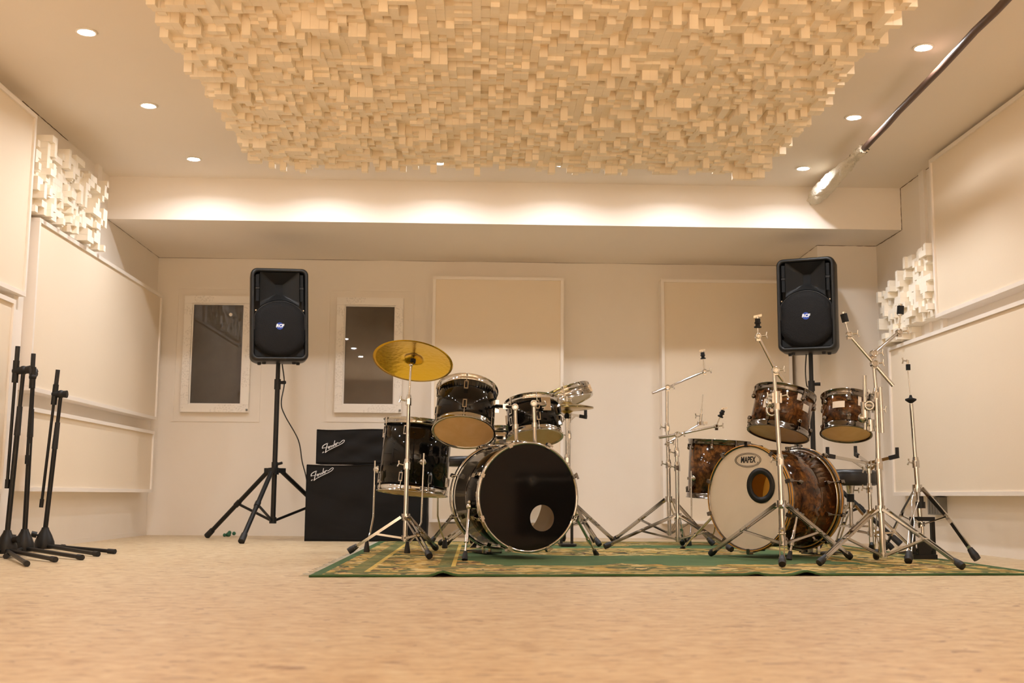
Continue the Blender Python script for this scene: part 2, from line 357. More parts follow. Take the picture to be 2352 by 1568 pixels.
# ------------------------------------------------------------------ foam block panels (skyline diffusers)
random.seed(11)
def block_meshes(material, U_, V_, N_, s, lens):
    out = []
    for L in lens:
        mb = MB().box(N_*(L/2), (s, L, s), (U_, N_, V_))
        me = bpy.data.meshes.new('foam_block'); me.from_pydata([tuple(p) for p in mb.v], [], mb.f); me.materials.append(MATS[material]); me.update(); out.append(me)
    return out
def diffuser(label, o, U_, V_, N_, size, nblk, meshes, group, material, prob=None, skip=None, cut=0):
    t = thing('foam_block_panel', label, 'diffuser panel', o, group); s = size/nblk
    cw = cut*size/nblk
    MB().box(V(o)+U_*(size/2+cw/2)+V_*(size/2)+N_*.008, (size-.002-cw, .016, size-.002), (U_, N_, V_)).build('backing_board', material, t)
    prev = [[0]*nblk for _ in range(nblk)]
    for i in range(nblk):
        for j in range(nblk):
            if i < cut or (skip and skip(i, j)): continue
            if i and random.random() < .22: k = prev[i-1][j]
            elif j and random.random() < .22: k = prev[i][j-1]
            else: k = random.choices(range(len(meshes)), prob)[0]
            prev[i][j] = k
            b = bpy.data.objects.new('foam_block', meshes[k]); COL.objects.link(b); b.parent = t
            b.location = U_*((i+.5)*s)+V_*((j+.5)*s)+N_*.016
    return t
ORDW = ['first', 'second', 'third', 'fourth', 'fifth', 'sixth', 'seventh']
PS = .475
cm = block_meshes('foam_ceiling', X_, Y_, -Z_, PS/12-.0006, (.075, .09, .11, .125, .145, .175))
for r_ in range(6):
    for c_ in range(7):
        diffuser('ceiling foam block panel, %s from the left in the %s row from the beam' % (ORDW[c_], ORDW[r_]),
                 (-1.475+c_*PS, 7.25-(r_+1)*PS, ZC), X_, Y_, -Z_, PS, 12, cm, 'foam block panels on the ceiling', 'foam_ceiling', (2, 5, 6, 5, 2, .6),
                 skip=(lambda i, j, r_=r_, c_=c_: (r_ == 0 and j == 11 and random.random() < .5) or (c_ == 0 and i == 0 and random.random() < .4) or (c_ == 6 and i == 11 and random.random() < .4)) if r_ == 0 or c_ in (0, 6) else None)
lm = block_meshes('foam_wall', Y_, Z_, X_, PS/12-.0006, (.03, .055, .08, .10, .125))
for k, (y0, wd) in enumerate(((6.175, 'nearest the camera'), (6.65, 'in the middle'), (7.125, 'nearest the beam'))):
    diffuser('white foam block panel high on the left wall, %s of the three' % wd, (XL, y0, 1.915), Y_, Z_, X_, PS, 12, lm, 'foam block panels on the left wall', 'foam_wall',
             skip=(lambda i, j: (j > 10 and i % 5 > 2) or (i > 10 and j % 5 == 2)) if k == 2 else None, cut=7 if k == 0 else 0)
rm = block_meshes('foam_wall', Y_, Z_, -X_, PS/12-.0006, (.03, .055, .08, .10, .125))
for k, (y0, z0, wd) in enumerate(((7.735, 1.42, 'at the free end beside the pilaster'), (7.258, 1.50, 'half hidden behind the upper acoustic panel'))):
    diffuser('white foam block panel on the right wall, %s' % wd, (XR, y0, z0), Y_, Z_, -X_, PS, 12, rm, 'foam block panels on the right wall', 'foam_wall',
             skip=(lambda i, j: j > 11-(i//4)) if k == 0 else None)

# ------------------------------------------------------------------ downlights
def downlight(label, x, y, group, watt=LAMP_W):
    t = thing('downlight', label, 'ceiling light', (x, y, ZC), group)
    MB().lathe((x, y, ZC), (0, 0, -1), [(.037, .0), (.051, .0), (.053, .004), (.047, .008), (.038, .006)], 24, True).build('trim_ring', 'white_plastic', t)
    MB().lathe((x, y, ZC-.003), (0, 0, -1), [(.0375, 0), (.0375, .002)], 24).build('lens', 'lamp_lens', t)
    if watt < .01: return t
    ld = bpy.data.lights.new('lamp', 'AREA'); ld.shape = 'DISK'; ld.size = .074; ld.energy = watt; ld.color = LAMP_COL; ld.spread = math.radians(153 if watt < 50 else 112)
    lo = bpy.data.objects.new('lamp', ld); COL.objects.link(lo); lo.parent = t; lo.location = (0, 0, -.0095)
    return t
YS = [7.552, 6.485, 5.418, 4.351, 3.284, 2.217, 1.15, .083]
seen = ('farthest from the camera, by the beam', 'middle of the three in view', 'nearest the camera of the three in view')
for i, y in enumerate(YS):
    for x, side in ((-1.927, 'left'), (2.180, 'right')):
        downlight('recessed round downlight in the %s row, %s' % (side, seen[i]) if i < 3 else 'recessed round downlight of the %s row, out of view, number %d from the beam' % (side, i+1), x, y, 'recessed downlights', LAMP_W if i < 4 else 0)
for k in range(4):  # unseen rear downlights, added to fill the room with soft light
    for q, y in enumerate((-1.7, -2.5, -3.3)):
        downlight('unseen downlight added at the rear for soft overall light, %s column, %s row' % (ORDW[k], ORDW[q]), -1.927+(k+.5)*1.03, y, 'recessed downlights', REAR_W if (k+q) % 3 == 0 else 0)
for k in range(4):
    downlight('downlight hidden behind the foam ceiling, making the %s bright patch on the beam' % ORDW[k+1], -1.927+(k+1)*.8214, 7.552, 'recessed downlights')

# ------------------------------------------------------------------ ceiling pipe
pa, pb = V((2.17, 3.2, 2.455)), V((2.335, 6.78, 2.452))
t = thing('ceiling_pipe', 'brown pipe running under the ceiling into the beam, its far end wrapped in foam', 'pipe', pb)
pts = [pa.lerp(pb, i/16)+V((random.uniform(-.004, .004), 0, random.uniform(-.004, .004))) for i in range(17)]
MB().tube(pts+[V((2.385, 8.03, 2.465))], .019, 10).build('pipe', 'pipe_brown', t)
mb = MB(); rr = []; pe = V((2.385, 8.03, 2.460))
for i in range(25):
    f = i/24; rad = .026+.030*math.sin(min(1, f*1.25)*math.pi/2)**1.5 - (.012 if f > .93 else 0) + random.uniform(-.003, .003)
    rr.append((rad, f*(pe-pb).length))
mb.lathe(pb, pe-pb, rr, 24)
for p in mb.v:
    q = pb+(pe-pb)*((p-pb).dot(pe-pb)/(pe-pb).length_squared); p += (p-q).normalized()*random.uniform(-.009, .009)
mb.build('foam_lagging', 'foam_lagging', t)

# ------------------------------------------------------------------ rug
FLc, FRc, BRc, BLc = V((-.675, 4.735, 0)), V((2.50, 5.11, 0)), V((2.53, 8.62, 0)), V((-.69, 8.26, 0))
nx, ny = 160, 120; vs = []; fs = []; uvs = []
def rugp(u, v_):
    p = FLc.lerp(FRc, u).lerp(BLc.lerp(BRc, u), v_)
    b = 0
    for cu, wd, hh in ((.168, .011, .017), (.585, .010, .008), (.655, .014, .017)):
        b += hh*math.exp(-((u-cu)/wd)**2)*math.exp(-(v_/.05)**2)
    return p+V((0, 0, .008+b+.0015*math.sin(u*37)*math.exp(-v_*8)))
for j in range(ny+1):
    for i in range(nx+1): vs.append(rugp(i/nx, (j/ny)**1.35)); uvs.append((i/nx, (j/ny)**1.35))
for j in range(ny):
    for i in range(nx): a = j*(nx+1)+i; fs.append((a, a+1, a+nx+2, a+nx+1))
mb = MB().add(vs, fs, True); rug = mb.build('rug', 'rug_pile')
tag(rug, 'green and gold patterned oriental rug under both drum kits', 'rug')
ul = rug.data.uv_layers.new(name='UVMap')
for lp in rug.data.loops: ul.data[lp.index].uv = uvs[lp.vertex_index]
mb = MB()
mb.tube([rugp(i/160, 0)-V((0, .002, .003)) for i in range(161)], .0055, 6); mb.build('binding', 'rug_binding', rug)
mb = MB(); mb.tube([rugp(1, i/60)+V((0, 0, -.003)) for i in range(61)], .005, 6); mb.build('binding', 'rug_binding', rug)
mb = MB()
for i in range(300):
    p = rugp(0, random.random()); q = p+V((-random.uniform(.02, .05), random.uniform(-.02, .02), -.005)); mb.cyl(p-V((0, 0, .002)), (q.x, q.y, .003), .002, .001, 4, False)
fo = mb.build('fringe', 'rug_fringe', rug); fo['kind'] = 'stuff'

# ------------------------------------------------------------------ loudspeakers on stands
def loudspeaker(label, base, ang, roll=0):
    t = thing('loudspeaker', label, 'loudspeaker', base, 'loudspeakers on tripod stands'); base = V(base)
    N = V((math.sin(ang), -math.cos(ang), 0)); R_ = V((math.cos(ang), math.sin(ang), 0))   # front normal, its right seen from the room
    Uz = (Z_*math.cos(roll) - R_*math.sin(roll)); R_ = (R_*math.cos(roll)+Z_*math.sin(roll))
    w2, h, dp = .1935, .637, .345; z0 = .018
    c0 = base+Uz*z0
    def rr(hw, zb, zt, r, n=6):
        out = []
        for cx, cz, a0 in ((hw-r, zb+r, -90), (hw-r, zt-r, 0), (-hw+r, zt-r, 90), (-hw+r, zb+r, 180)):
            for i in range(n+1): a = math.radians(a0+90*i/n); out.append((cx+r*math.cos(a), cz+r*math.sin(a)))
        return out
    KS = 1.07
    def P(x, z, y): return c0+(R_*x+Uz*z+N*y)*KS      # y forward
    rings = [(rr(.135, .03, h-.05, .03), -dp/2), (rr(.165, .012, h-.02, .035), -dp/2+.02), (rr(w2, 0, h, .045), .02), (rr(w2, 0, h, .045), dp/2-.03), (rr(w2-.006, .006, h-.006, .042), dp/2-.006), (rr(w2-.016, .016, h-.016, .036), dp/2), (rr(w2-.024, .026, h-.026, .030), dp/2-.004), (rr(w2-.026, .028, h-.028, .028), dp/2-.10)]
    n = len(rings[0][0]); mb = MB(); vs = [P(x, z, y) for rg, y in rings for x, z in rg]
    mb.add(vs, [(i*n+j, i*n+(j+1) % n, (i+1)*n+(j+1) % n, (i+1)*n+j) for i in range(len(rings)-1) for j in range(n)], True)
    mb.add(vs[:n], [tuple(range(n-1, -1, -1))]); mb.add(vs[-n:], [tuple(range(n))])
    cab = mb.build('cabinet', 'speaker_plastic', t)
    # woofer grille: circle clipped by the cabinet sides
    cz, rg = .215, .190; yf = dp/2-.012; K = 56
    ol = [(max(-.166, min(.166, rg*math.cos(2*math.pi*i/K))), cz+rg*math.sin(2*math.pi*i/K)) for i in range(K)]
    mb = MB(); vs = []; S = (1, 1, .8, .5, .2)
    for q, s in enumerate(S):
        for x, z in ol: vs.append(P(x*s, cz+(z-cz)*s, yf+(0 if q == 0 else .016*(1-s*s)+.006)))
    mb.add(vs, [(i*K+j, i*K+(j+1) % K, (i+1)*K+(j+1) % K, (i+1)*K+j) for i in range(len(S)-1) for j in range(K)], True); mb.add(vs[-K:], [tuple(range(K))])
    gr_ = mb.build('grille', 'grille', t)
    # grey lip around the grille and the horn above it
    lip = [P(max(-.1675, min(.1675, (rg+.003)*math.cos(a))), cz+(rg+.003)*math.sin(a), yf+.004) for a in [math.pi*i/40 for i in range(41)]]
    MB().tube(lip, .004, 6).build('grille_rim', 'speaker_plastic', t)
    K2 = 16; op = []
    for i in range(K2+1): x = -.128+.256*i/K2; op.append((x, cz+math.sqrt((rg+.012)**2-x*x)))
    for i in range(1, 7): op.append((.128, op[K2][1]+(.603-op[K2][1])*i/6))
    for i in range(1, K2+1): op.append((.128-.256*i/K2, .603))
    for i in range(1, 6): op.append((-.128, .603+(op[0][1]-.603)*i/6))
    hz = .50; m_ = len(op); mb = MB(); vs = []
    for s, y in ((1.06, yf+.006), (1., yf+.002), (.62, yf-.045), (.30, yf-.078)):
        for x, z in op:
            tx, tz = max(-.025, min(.025, x*.4)), hz+max(-.035, min(.035, (z-hz)*.4)); k = (s-.30)/.70
            vs.append(P(tx+(x-tx)*min(k, 1.03), tz+(z-tz)*min(k, 1.03), y))
    mb.add(vs, [(i*m_+j, i*m_+(j+1) % m_, (i+1)*m_+(j+1) % m_, (i+1)*m_+j) for i in range(3) for j in range(m_)], True)
    hr = mb.build('horn', 'speaker_plastic', t)
    MB().add(vs[-m_:], [tuple(range(m_))]).build('horn_throat', 'vent_black', hr)
    for sx in (-1, 1):
        for za, zb in ((.405, .490), (.505, .592)):
            MB().box(P(sx*.147, (za+zb)/2, yf-.006), (.022, .010, zb-za), (R_, N, Uz)).build('port', 'vent_black', t)
        MB().box(P(sx*.147, .4975, yf-.004), (.026, .012, .014), (R_, N, Uz)).build('port_bridge', 'speaker_plastic', t)
        for zc in (.215+.128,):
            MB().cyl(P(sx*.158, zc, yf), P(sx*.158, zc, yf+.012), .005, n=8).build('screw', 'chrome_satin', t)
        tri = [P(sx*.163, .032, yf-.004), P(sx*.163, .085, yf-.004), P(sx*.10, .032, yf-.004)]
        MB().add(tri+[q-N*.01 for q in tri], [(0, 1, 2), (5, 4, 3), (0, 3, 4, 1), (1, 4, 5, 2), (2, 5, 3, 0)]).build('corner_port', 'vent_black', t)
    for x, y in ((-.10, .10), (.10, .10), (-.13, .05), (.13, .05)):
        MB().cyl(P(x, -.015, y), P(x, .004, y), .012, .016, 10).build('foot', 'rubber', t)
    bd = MB().cyl(P(0, .235, yf+.018), P(0, .235, yf+.0235), .026, n=24).build('badge', 'badge_blue', gr_)
    lettering('RCF', .031, P(0, .236, yf+.0242), R_, Uz, N, 'badge_white', gr_, .2, .0012, 1.0, 'badge_lettering')
    return t
def speaker_stand(label, bx, by, top, feet, hubz, lowz):
    t = thing('speaker_stand', label, 'speaker stand', (bx, by, 0), 'tripod speaker stands'); C = V((bx, by, 0)); mid = hubz+.65
    MB().cyl(C+Z_*lowz, C+Z_*mid, .0185, n=14).build('lower_tube', 'black_metal', t)
    MB().cyl(C+Z_*(mid-.02), C+Z_*top, .016, n=14).build('upper_tube', 'black_metal', t)
    cl = MB().cyl(C+Z_*(mid-.06), C+Z_*(mid+.015), .024, n=14).build('height_collar', 'black_plastic', t)
    MB().cyl(C+Z_*(mid-.01), C+Z_*(mid-.01)+V((.06, -.02, 0)), .011, .013, 8).build('knob', 'black_plastic', cl)
    hb = MB().cyl(C+Z_*(hubz-.03), C+Z_*(hubz+.02), .032, n=14).cyl(C+Z_*(hubz+.02), C+Z_*(hubz+.06), .024, n=12)
    for f in feet: 
        d_ = (V(f)-C).normalized(); hb.box(C+d_*.05+Z_*hubz, (.07, .035, .035), (d_, Z_.cross(d_), Z_))
    hb = hb.build('leg_hub', 'black_plastic', t); MB().cyl(C+Z_*(hubz+.04), C+Z_*(hubz+.045)+V((.055, -.01, .01)), .010, n=8).build('knob', 'black_plastic', hb)
    MB().cyl(C+Z_*(lowz-.01), C+Z_*(lowz+.035), .026, n=12).build('brace_collar', 'black_plastic', t)
    for f in feet:
        f = V(f); d_ = (f-C).normalized(); a = C+d_*.06+Z_*(hubz-.005); b = f+Z_*.022
        lg = MB().cyl(a, b, .0165, n=12).build('leg', 'black_metal', t)
        ax = (b-a).normalized(); MB().cyl(b-ax*.06, b+ax*.012, .021, .023, 12).build('rubber_foot', 'rubber', lg)
        MB().bar(a.lerp(b, .5), C+d_*.02+Z_*(lowz+.012), .018, .008, Z_).build('brace', 'black_metal', t)
        MB().cyl(a.lerp(b, .47), a.lerp(b, .53), .021, n=10).build('brace_bracket', 'black_plastic', lg)
    return t
speaker_stand('black tripod stand beside the covered amplifiers, under the left loudspeaker', -1.48, 8.48, 1.29, [(-1.575, 7.87, 0), (-2.02, 8.82, 0), (-.98, 8.95, 0)], .50, .13)
loudspeaker('black loudspeaker with blue badge on the stand between the two windows', (-1.48, 8.48, 1.262), math.radians(13), math.radians(1.8))
speaker_stand('black tripod stand behind the brown drum kit, under the right loudspeaker', 2.405, 8.27, 1.372, [(2.90, 7.98, 0), (2.08, 7.83, 0), (2.20, 8.86, 0)], .50, .13)
loudspeaker('black loudspeaker with blue badge above the brown drum kit', (2.405, 8.27, 1.343), math.radians(-24))
def cable(label, pts, r=.0045):
    out = []; P_ = [V(p) for p in pts]
    for i in range(len(P_)-1):
        p0, p1, p2, p3 = P_[max(i-1, 0)], P_[i], P_[i+1], P_[min(i+2, len(P_)-1)]
        for k in range(8):
            s = k/8; out.append(.5*((2*p1)+(p2-p0)*s+(2*p0-5*p1+4*p2-p3)*s*s+(3*p1-p0-3*p2+p3)*s**3))
    out.append(P_[-1]); c = MB().tube(out, r, 6).build('speaker_cable', 'cable'); return tag(c, label, 'cable', 'speaker cables')
cable('thin black cable hanging from the left loudspeaker to the covered amplifiers', [at(648, 836, 8.52), at(653, 880, 8.49), at(646, 925, 8.46), at(655, 955, 8.50), at(685, 1010, 8.6), at(694, 1060, 8.65), at(703, 1095, 8.68), at(715, 1160, 8.75), (-1.1, 8.8, .01)])
cable('thin black cable hanging beside the right loudspeaker pole', [at(1852, 812, 8.32), at(1850, 850, 8.30), at(1853, 885, 8.30), at(1862, 900, 8.34), (2.43, 8.36, .8), (2.45, 8.4, .3), (2.5, 8.45, .006)])

# ------------------------------------------------------------------ covered amplifiers
def fender_logo(o, X, Y, N, s, parent):
    # flowing script strokes, unit = one photo crop pixel scaled by s
    S = [[(5, 55), (2, 68), (10, 85), (28, 100), (48, 110), (66, 116), (62, 104)], [(64, 116), (58, 90), (50, 55), (44, 20), (40, 5)], [(30, 62), (48, 66), (62, 74)], [(5, 55), (14, 62), (30, 62)],
         [(24, 14), (12, 4), (6, 2), (14, 14), (24, 14)], [(70, 62), (82, 68), (88, 78), (80, 82), (72, 72), (72, 60), (82, 56), (92, 62)], [(94, 84), (94, 64)], [(94, 74), (104, 88), (112, 88), (110, 72), (116, 70)],
         [(138, 92), (126, 96), (120, 86), (126, 78), (138, 88)], [(150, 150), (144, 120), (138, 88), (144, 82)], [(148, 98), (160, 102), (166, 112), (158, 116), (150, 106), (152, 96), (162, 92), (170, 98)], [(174, 124), (174, 102)], [(174, 112), (184, 126), (194, 126)],
         [(40, 5), (70, 30), (130, 62), (200, 96), (240, 118), (262, 140), (266, 154), (254, 158), (236, 148), (216, 128), (198, 116)]]
    mb = MB()
    for q, st in enumerate(S):
        wd = 8.5 if q in (0, 1) else 5.2
        pts = [o+X*(a*s)+Y*(b*s) for a, b in st]
        for a, b in zip(pts, pts[1:]):
            d_ = (b-a).normalized(); mb.box((a+b)/2, ((b-a).length+wd*s*.6, wd*s, .003), (d_, N.cross(d_), N))
    return mb.build('logo_lettering', 'badge_white', parent)
def cover(name, label, x0, x1, y0, y1, z0, z1, lx, lz, seed, group, cat='amplifier'):
    random.seed(seed); t = thing(name, label, cat, ((x0+x1)/2, (y0+y1)/2, z0), group); nx_, nz_ = 22, 14
    mb = MB(); ph = [random.uniform(0, 6) for _ in range(6)]
    def wr(a, b): return .006*math.sin(7*a+4*b+ph[0])*math.sin(9*b+ph[1])+.004*math.sin(17*a-11*b+ph[2])
    def face(fn, na, nb, flip=False):
        vs = [fn(i/na, j/nb) for j in range(nb+1) for i in range(na+1)]; fs = []
        for j in range(nb):
            for i in range(na):
                a = j*(na+1)+i; q = (a, a+1, a+na+2, a+na+1); fs.append(q[::-1] if flip else q)
        mb.add(vs, fs, True)
    e = lambda a: (a*(1-a)*4)**.5
    sag = lambda u: .006*math.sin(3.1*u*2+ph[3])*e(u)
    face(lambda u, v_: V((x0+(x1-x0)*u, y0-wr(u, v_)*e(u)*e(v_), z0+(z1-z0)*v_+sag(u)*v_)), nx_, nz_)
    face(lambda u, v_: V((x0+(x1-x0)*u, y1, z0+(z1-z0)*v_+sag(u)*v_)), nx_, 4, True)
    face(lambda u, v_: V((x0-wr(u+2, v_)*e(u)*e(v_), y0+(y1-y0)*u, z0+(z1-z0)*v_)), 8, nz_, True)
    face(lambda u, v_: V((x1+wr(u+3, v_)*e(u)*e(v_), y0+(y1-y0)*u, z0+(z1-z0)*v_)), 8, nz_)
    face(lambda u, v_: V((x0+(x1-x0)*u, y0+(y1-y0)*v_, z1+sag(u))), nx_, 4)
    cv = mb.build('dust_cover', 'amp_cover', t)
    MB().tube([(x0+(x1-x0)*i/22, y0, z1+sag(i/22)) for i in range(23)], .0035, 6).build('cover_seam', 'amp_cover', cv)
    MB().tube([(x0, y0, z0+(z1-z0)*i/8) for i in range(9)], .003, 6).build('cover_seam', 'amp_cover', cv)
    MB().box(((x0+x1)/2, y0-.003, z0+.018), (x1-x0, .004, .012)).build('hem', 'amp_cover', cv)
    fender_logo(V((lx, y0-.011, lz)), X_, Z_, -Y_, .00060, cv)
    return t
ya = 8.36
def ax_(px, py): p = at(px, py, ya); return p.x, p.z
zl = ax_(705, 1067)[1]
cover('covered_amplifier', 'large black cloth-covered amplifier with white script logo, standing on the floor', ax_(701, 1200)[0], ax_(980, 1200)[0], ya, ya+.26, .0, zl, ax_(714, 1104)[0], ax_(714, 1104)[1], 3, 'covered amplifiers')
cover('covered_amplifier', 'smaller black cloth-covered amplifier with white script logo, stacked on the larger one', ax_(726, 1040)[0], ax_(955, 1040)[0], ya+.02, ya+.25, zl+.008, ax_(730, 986)[1], ax_(739, 1040)[0], ax_(739, 1040)[1], 8, 'covered amplifiers')
# ------------------------------------------------------------------ drums
def orient(n, phase=0.):
    x, y, z = frame(n); c, s = math.cos(phase), math.sin(phase); return x*c+y*s, y*c-x*s, z
def shell_mesh(C, n, r, h, th=.008, seg=56): return MB().lathe(C, n, [(r, 0), (r, h), (r-th, h), (r-th, 0)], seg, True)
def hoop(C, n, r, hgt, seg=56, fl_=.007):   # flanged steel hoop: C is its middle height
    return MB().lathe(C, n, [(r-.004, -hgt/2), (r, -hgt/2), (r+.001, -hgt/4), (r+.0015, hgt/2-.004), (r+fl_, hgt/2-.003), (r+fl_, hgt/2), (r-.003, hgt/2)], seg, True)
def tom(name, label, C, n, rh, h, style, group, nl=6, phase=0., cat='drum', top_head='white_head', bottom_head='amber_head', card=None):
    """C: centre of the bottom hoop's rim, n: axis, rh: hoop radius, h: full height"""
    C = V(C); n = V(n).normalized(); t = thing(name, label, cat, C, group); r = rh-.011
    shm, hpm, lgm = {'black': ('black_lacquer', 'chrome', 'chrome'), 'burl': ('burl', 'black_nickel', 'black_nickel'), 'chrome': ('chrome', 'chrome', 'chrome')}[style]
    hh = .036 if style == 'burl' else .034
    sh = shell_mesh(C+n*.010, n, r, h-.020).build('shell', shm, t)
    hoop(C+n*(h-hh/2), n, rh-.006, hh).build('top_hoop', hpm, t)
    hoop(C+n*(hh/2), -n, rh-.006, hh).build('bottom_hoop', hpm, t)
    MB().lathe(C+n*(h-.012), n, [(rh-.011, 0), (rh-.011, .002)], 48).build('top_head', top_head, t)
    MB().lathe(C+n*.007, n, [(rh-.0105, 0), (rh-.0105, .002)], 48).build('bottom_head', bottom_head, t)
    x, y, z = frame(n)
    for i in range(nl):
        a = phase+2*math.pi*i/nl; d_ = x*math.cos(a)+y*math.sin(a); s_ = n.cross(d_)
        for top in (1, 0):
            ln = .052 if style == 'black' else .03; off = .062 if style == 'black' else .052
            if h < .2: off = .05; ln = .03
            hz = h-off-ln*.3 if top else off+ln*.3
            pc = C+n*hz+d_*(r+.008)
            if style == 'burl':
                lg = MB().lathe(pc-d_*.010, d_, [(.006, 0), (.012, .004), (.014, .012), (.010, .02), (.004, .022)], 12).box(pc+n*(.016 if top else -.016), (.016, .016, .024), (s_, d_, n))
            else:
                lg = MB().box(pc+s_*.009, (.004, .02, ln), (s_, d_, n)).box(pc-s_*.009, (.004, .02, ln), (s_, d_, n)).box(pc+n*(ln/2-.003), (.020, .02, .006), (s_, d_, n)).box(pc-n*(ln/2-.003), (.020, .02, .006), (s_, d_, n))
            lg = lg.build('lug', lgm, t)
            if style != 'burl': MB().box(pc-d_*.003, (.011, .012, ln*.86), (s_, d_, n)).build('lug_slot', 'black_plastic' if style == 'black' else 'chrome', lg)
            e = C+n*(h-.010 if top else .010)+d_*(r+.010)
            MB().cyl(pc, e, .0028, n=6).cyl(e-n*.004, e+n*.008*(1 if top else -1), .005, n=6).build('tension_rod', lgm, lg)
    if card:
        for a, hz, wd, ht in card:
            d_ = x*math.cos(a)+y*math.sin(a); s_ = n.cross(d_); mb = MB(); vs = []; K = 6
            for k in range(K+1):
                aa = a+(k/K-.5)*wd/r; dd = x*math.cos(aa)+y*math.sin(aa); vs += [C+n*(hz-ht/2)+dd*(r+.0015), C+n*(hz+ht/2)+dd*(r+.0015)]
            mb.add(vs, [(2*k, 2*k+2, 2*k+3, 2*k+1) for k in range(K)], True).build('paper_label', 'card_white', t)
    return t
def towards(n, d):      # lug phase that points a lug at world direction d
    x, y, z = frame(n); d = V(d); return math.atan2(d.dot(y), d.dot(x))
gk, gm = 'drums of the black kit', 'drums of the brown kit'
def strut(a, b, r, name, material, parent): return MB().cyl(a, b, r, n=10).build(name, material, parent)

# rack toms and floor tom of the black kit
T1n, T2n = V((.057, .467, .882)), V((-.071, .286, .955))
T1 = tom('rack_tom', 'larger black rack tom on the left, tilted to show its amber lower head', (-.083, 6.24, .657), T1n, .172, .274, 'black', gk, 6, towards(T1n, (-.02, -1, 0)))
T2 = tom('rack_tom', 'smaller black rack tom on the right of the black kit', (.318, 6.531, .643), T2n, .160, .222, 'black', gk, 6, towards(T2n, (.12, -1, 0)))
FTn = V((.081, .073, .994))
FT = tom('floor_tom', 'deep black floor tom on three bent legs in front of the covered amplifiers', (-.388, 6.838, .33), FTn, .212, .425, 'black', gk, 8, towards(FTn, (-.30, -1, 0)))
def floor_leg(parent, C, n, ang, zt, foot, bend, material='chrome', r_=.212):
    x, y, z = frame(n); d_ = V((math.sin(ang), -math.cos(ang), 0)); p = V(C)+d_*(r_+.008); top = V((p.x, p.y, zt)); foot = V(foot)
    mid = V((p.x, p.y, bend)).lerp(foot, .1); mid.z = bend
    lg = MB().tube([top, top.lerp(mid, .5), mid, mid.lerp(foot, .5)+Z_*.004, foot+Z_*.05], .0055, 8).build('leg', material, parent)
    MB().lathe(foot+Z_*.004, (0, 0, 1), [(.016, 0), (.018, .006), (.016, .02), (.010, .055), (.008, .065)], 14).build('rubber_foot', 'rubber', lg)
    br = MB().lathe(V((p.x, p.y, zt-.05))-d_*.018, d_, [(.022, 0), (.020, .012), (.012, .018), (.006, .022)], 14).build('leg_bracket', material, parent)
    MB().cyl(V((p.x, p.y, zt-.05)), V((p.x, p.y, zt-.05))+d_.cross(Z_)*.032, .003, n=6).box(V((p.x, p.y, zt-.05))+d_.cross(Z_)*.036, (.012, .005, .018), (d_, d_.cross(Z_), Z_)).build('wing_screw', material, br)
fc = V((-.388, 6.838, 0))
floor_leg(FT, fc, FTn, math.radians(-78), .52, fl(842, 1272), .20)
floor_leg(FT, fc, FTn, math.radians(20), .56, fl(935, 1275), .17)
floor_leg(FT, fc, FTn, math.radians(140), .52, (-.20, 7.12, 0), .20)

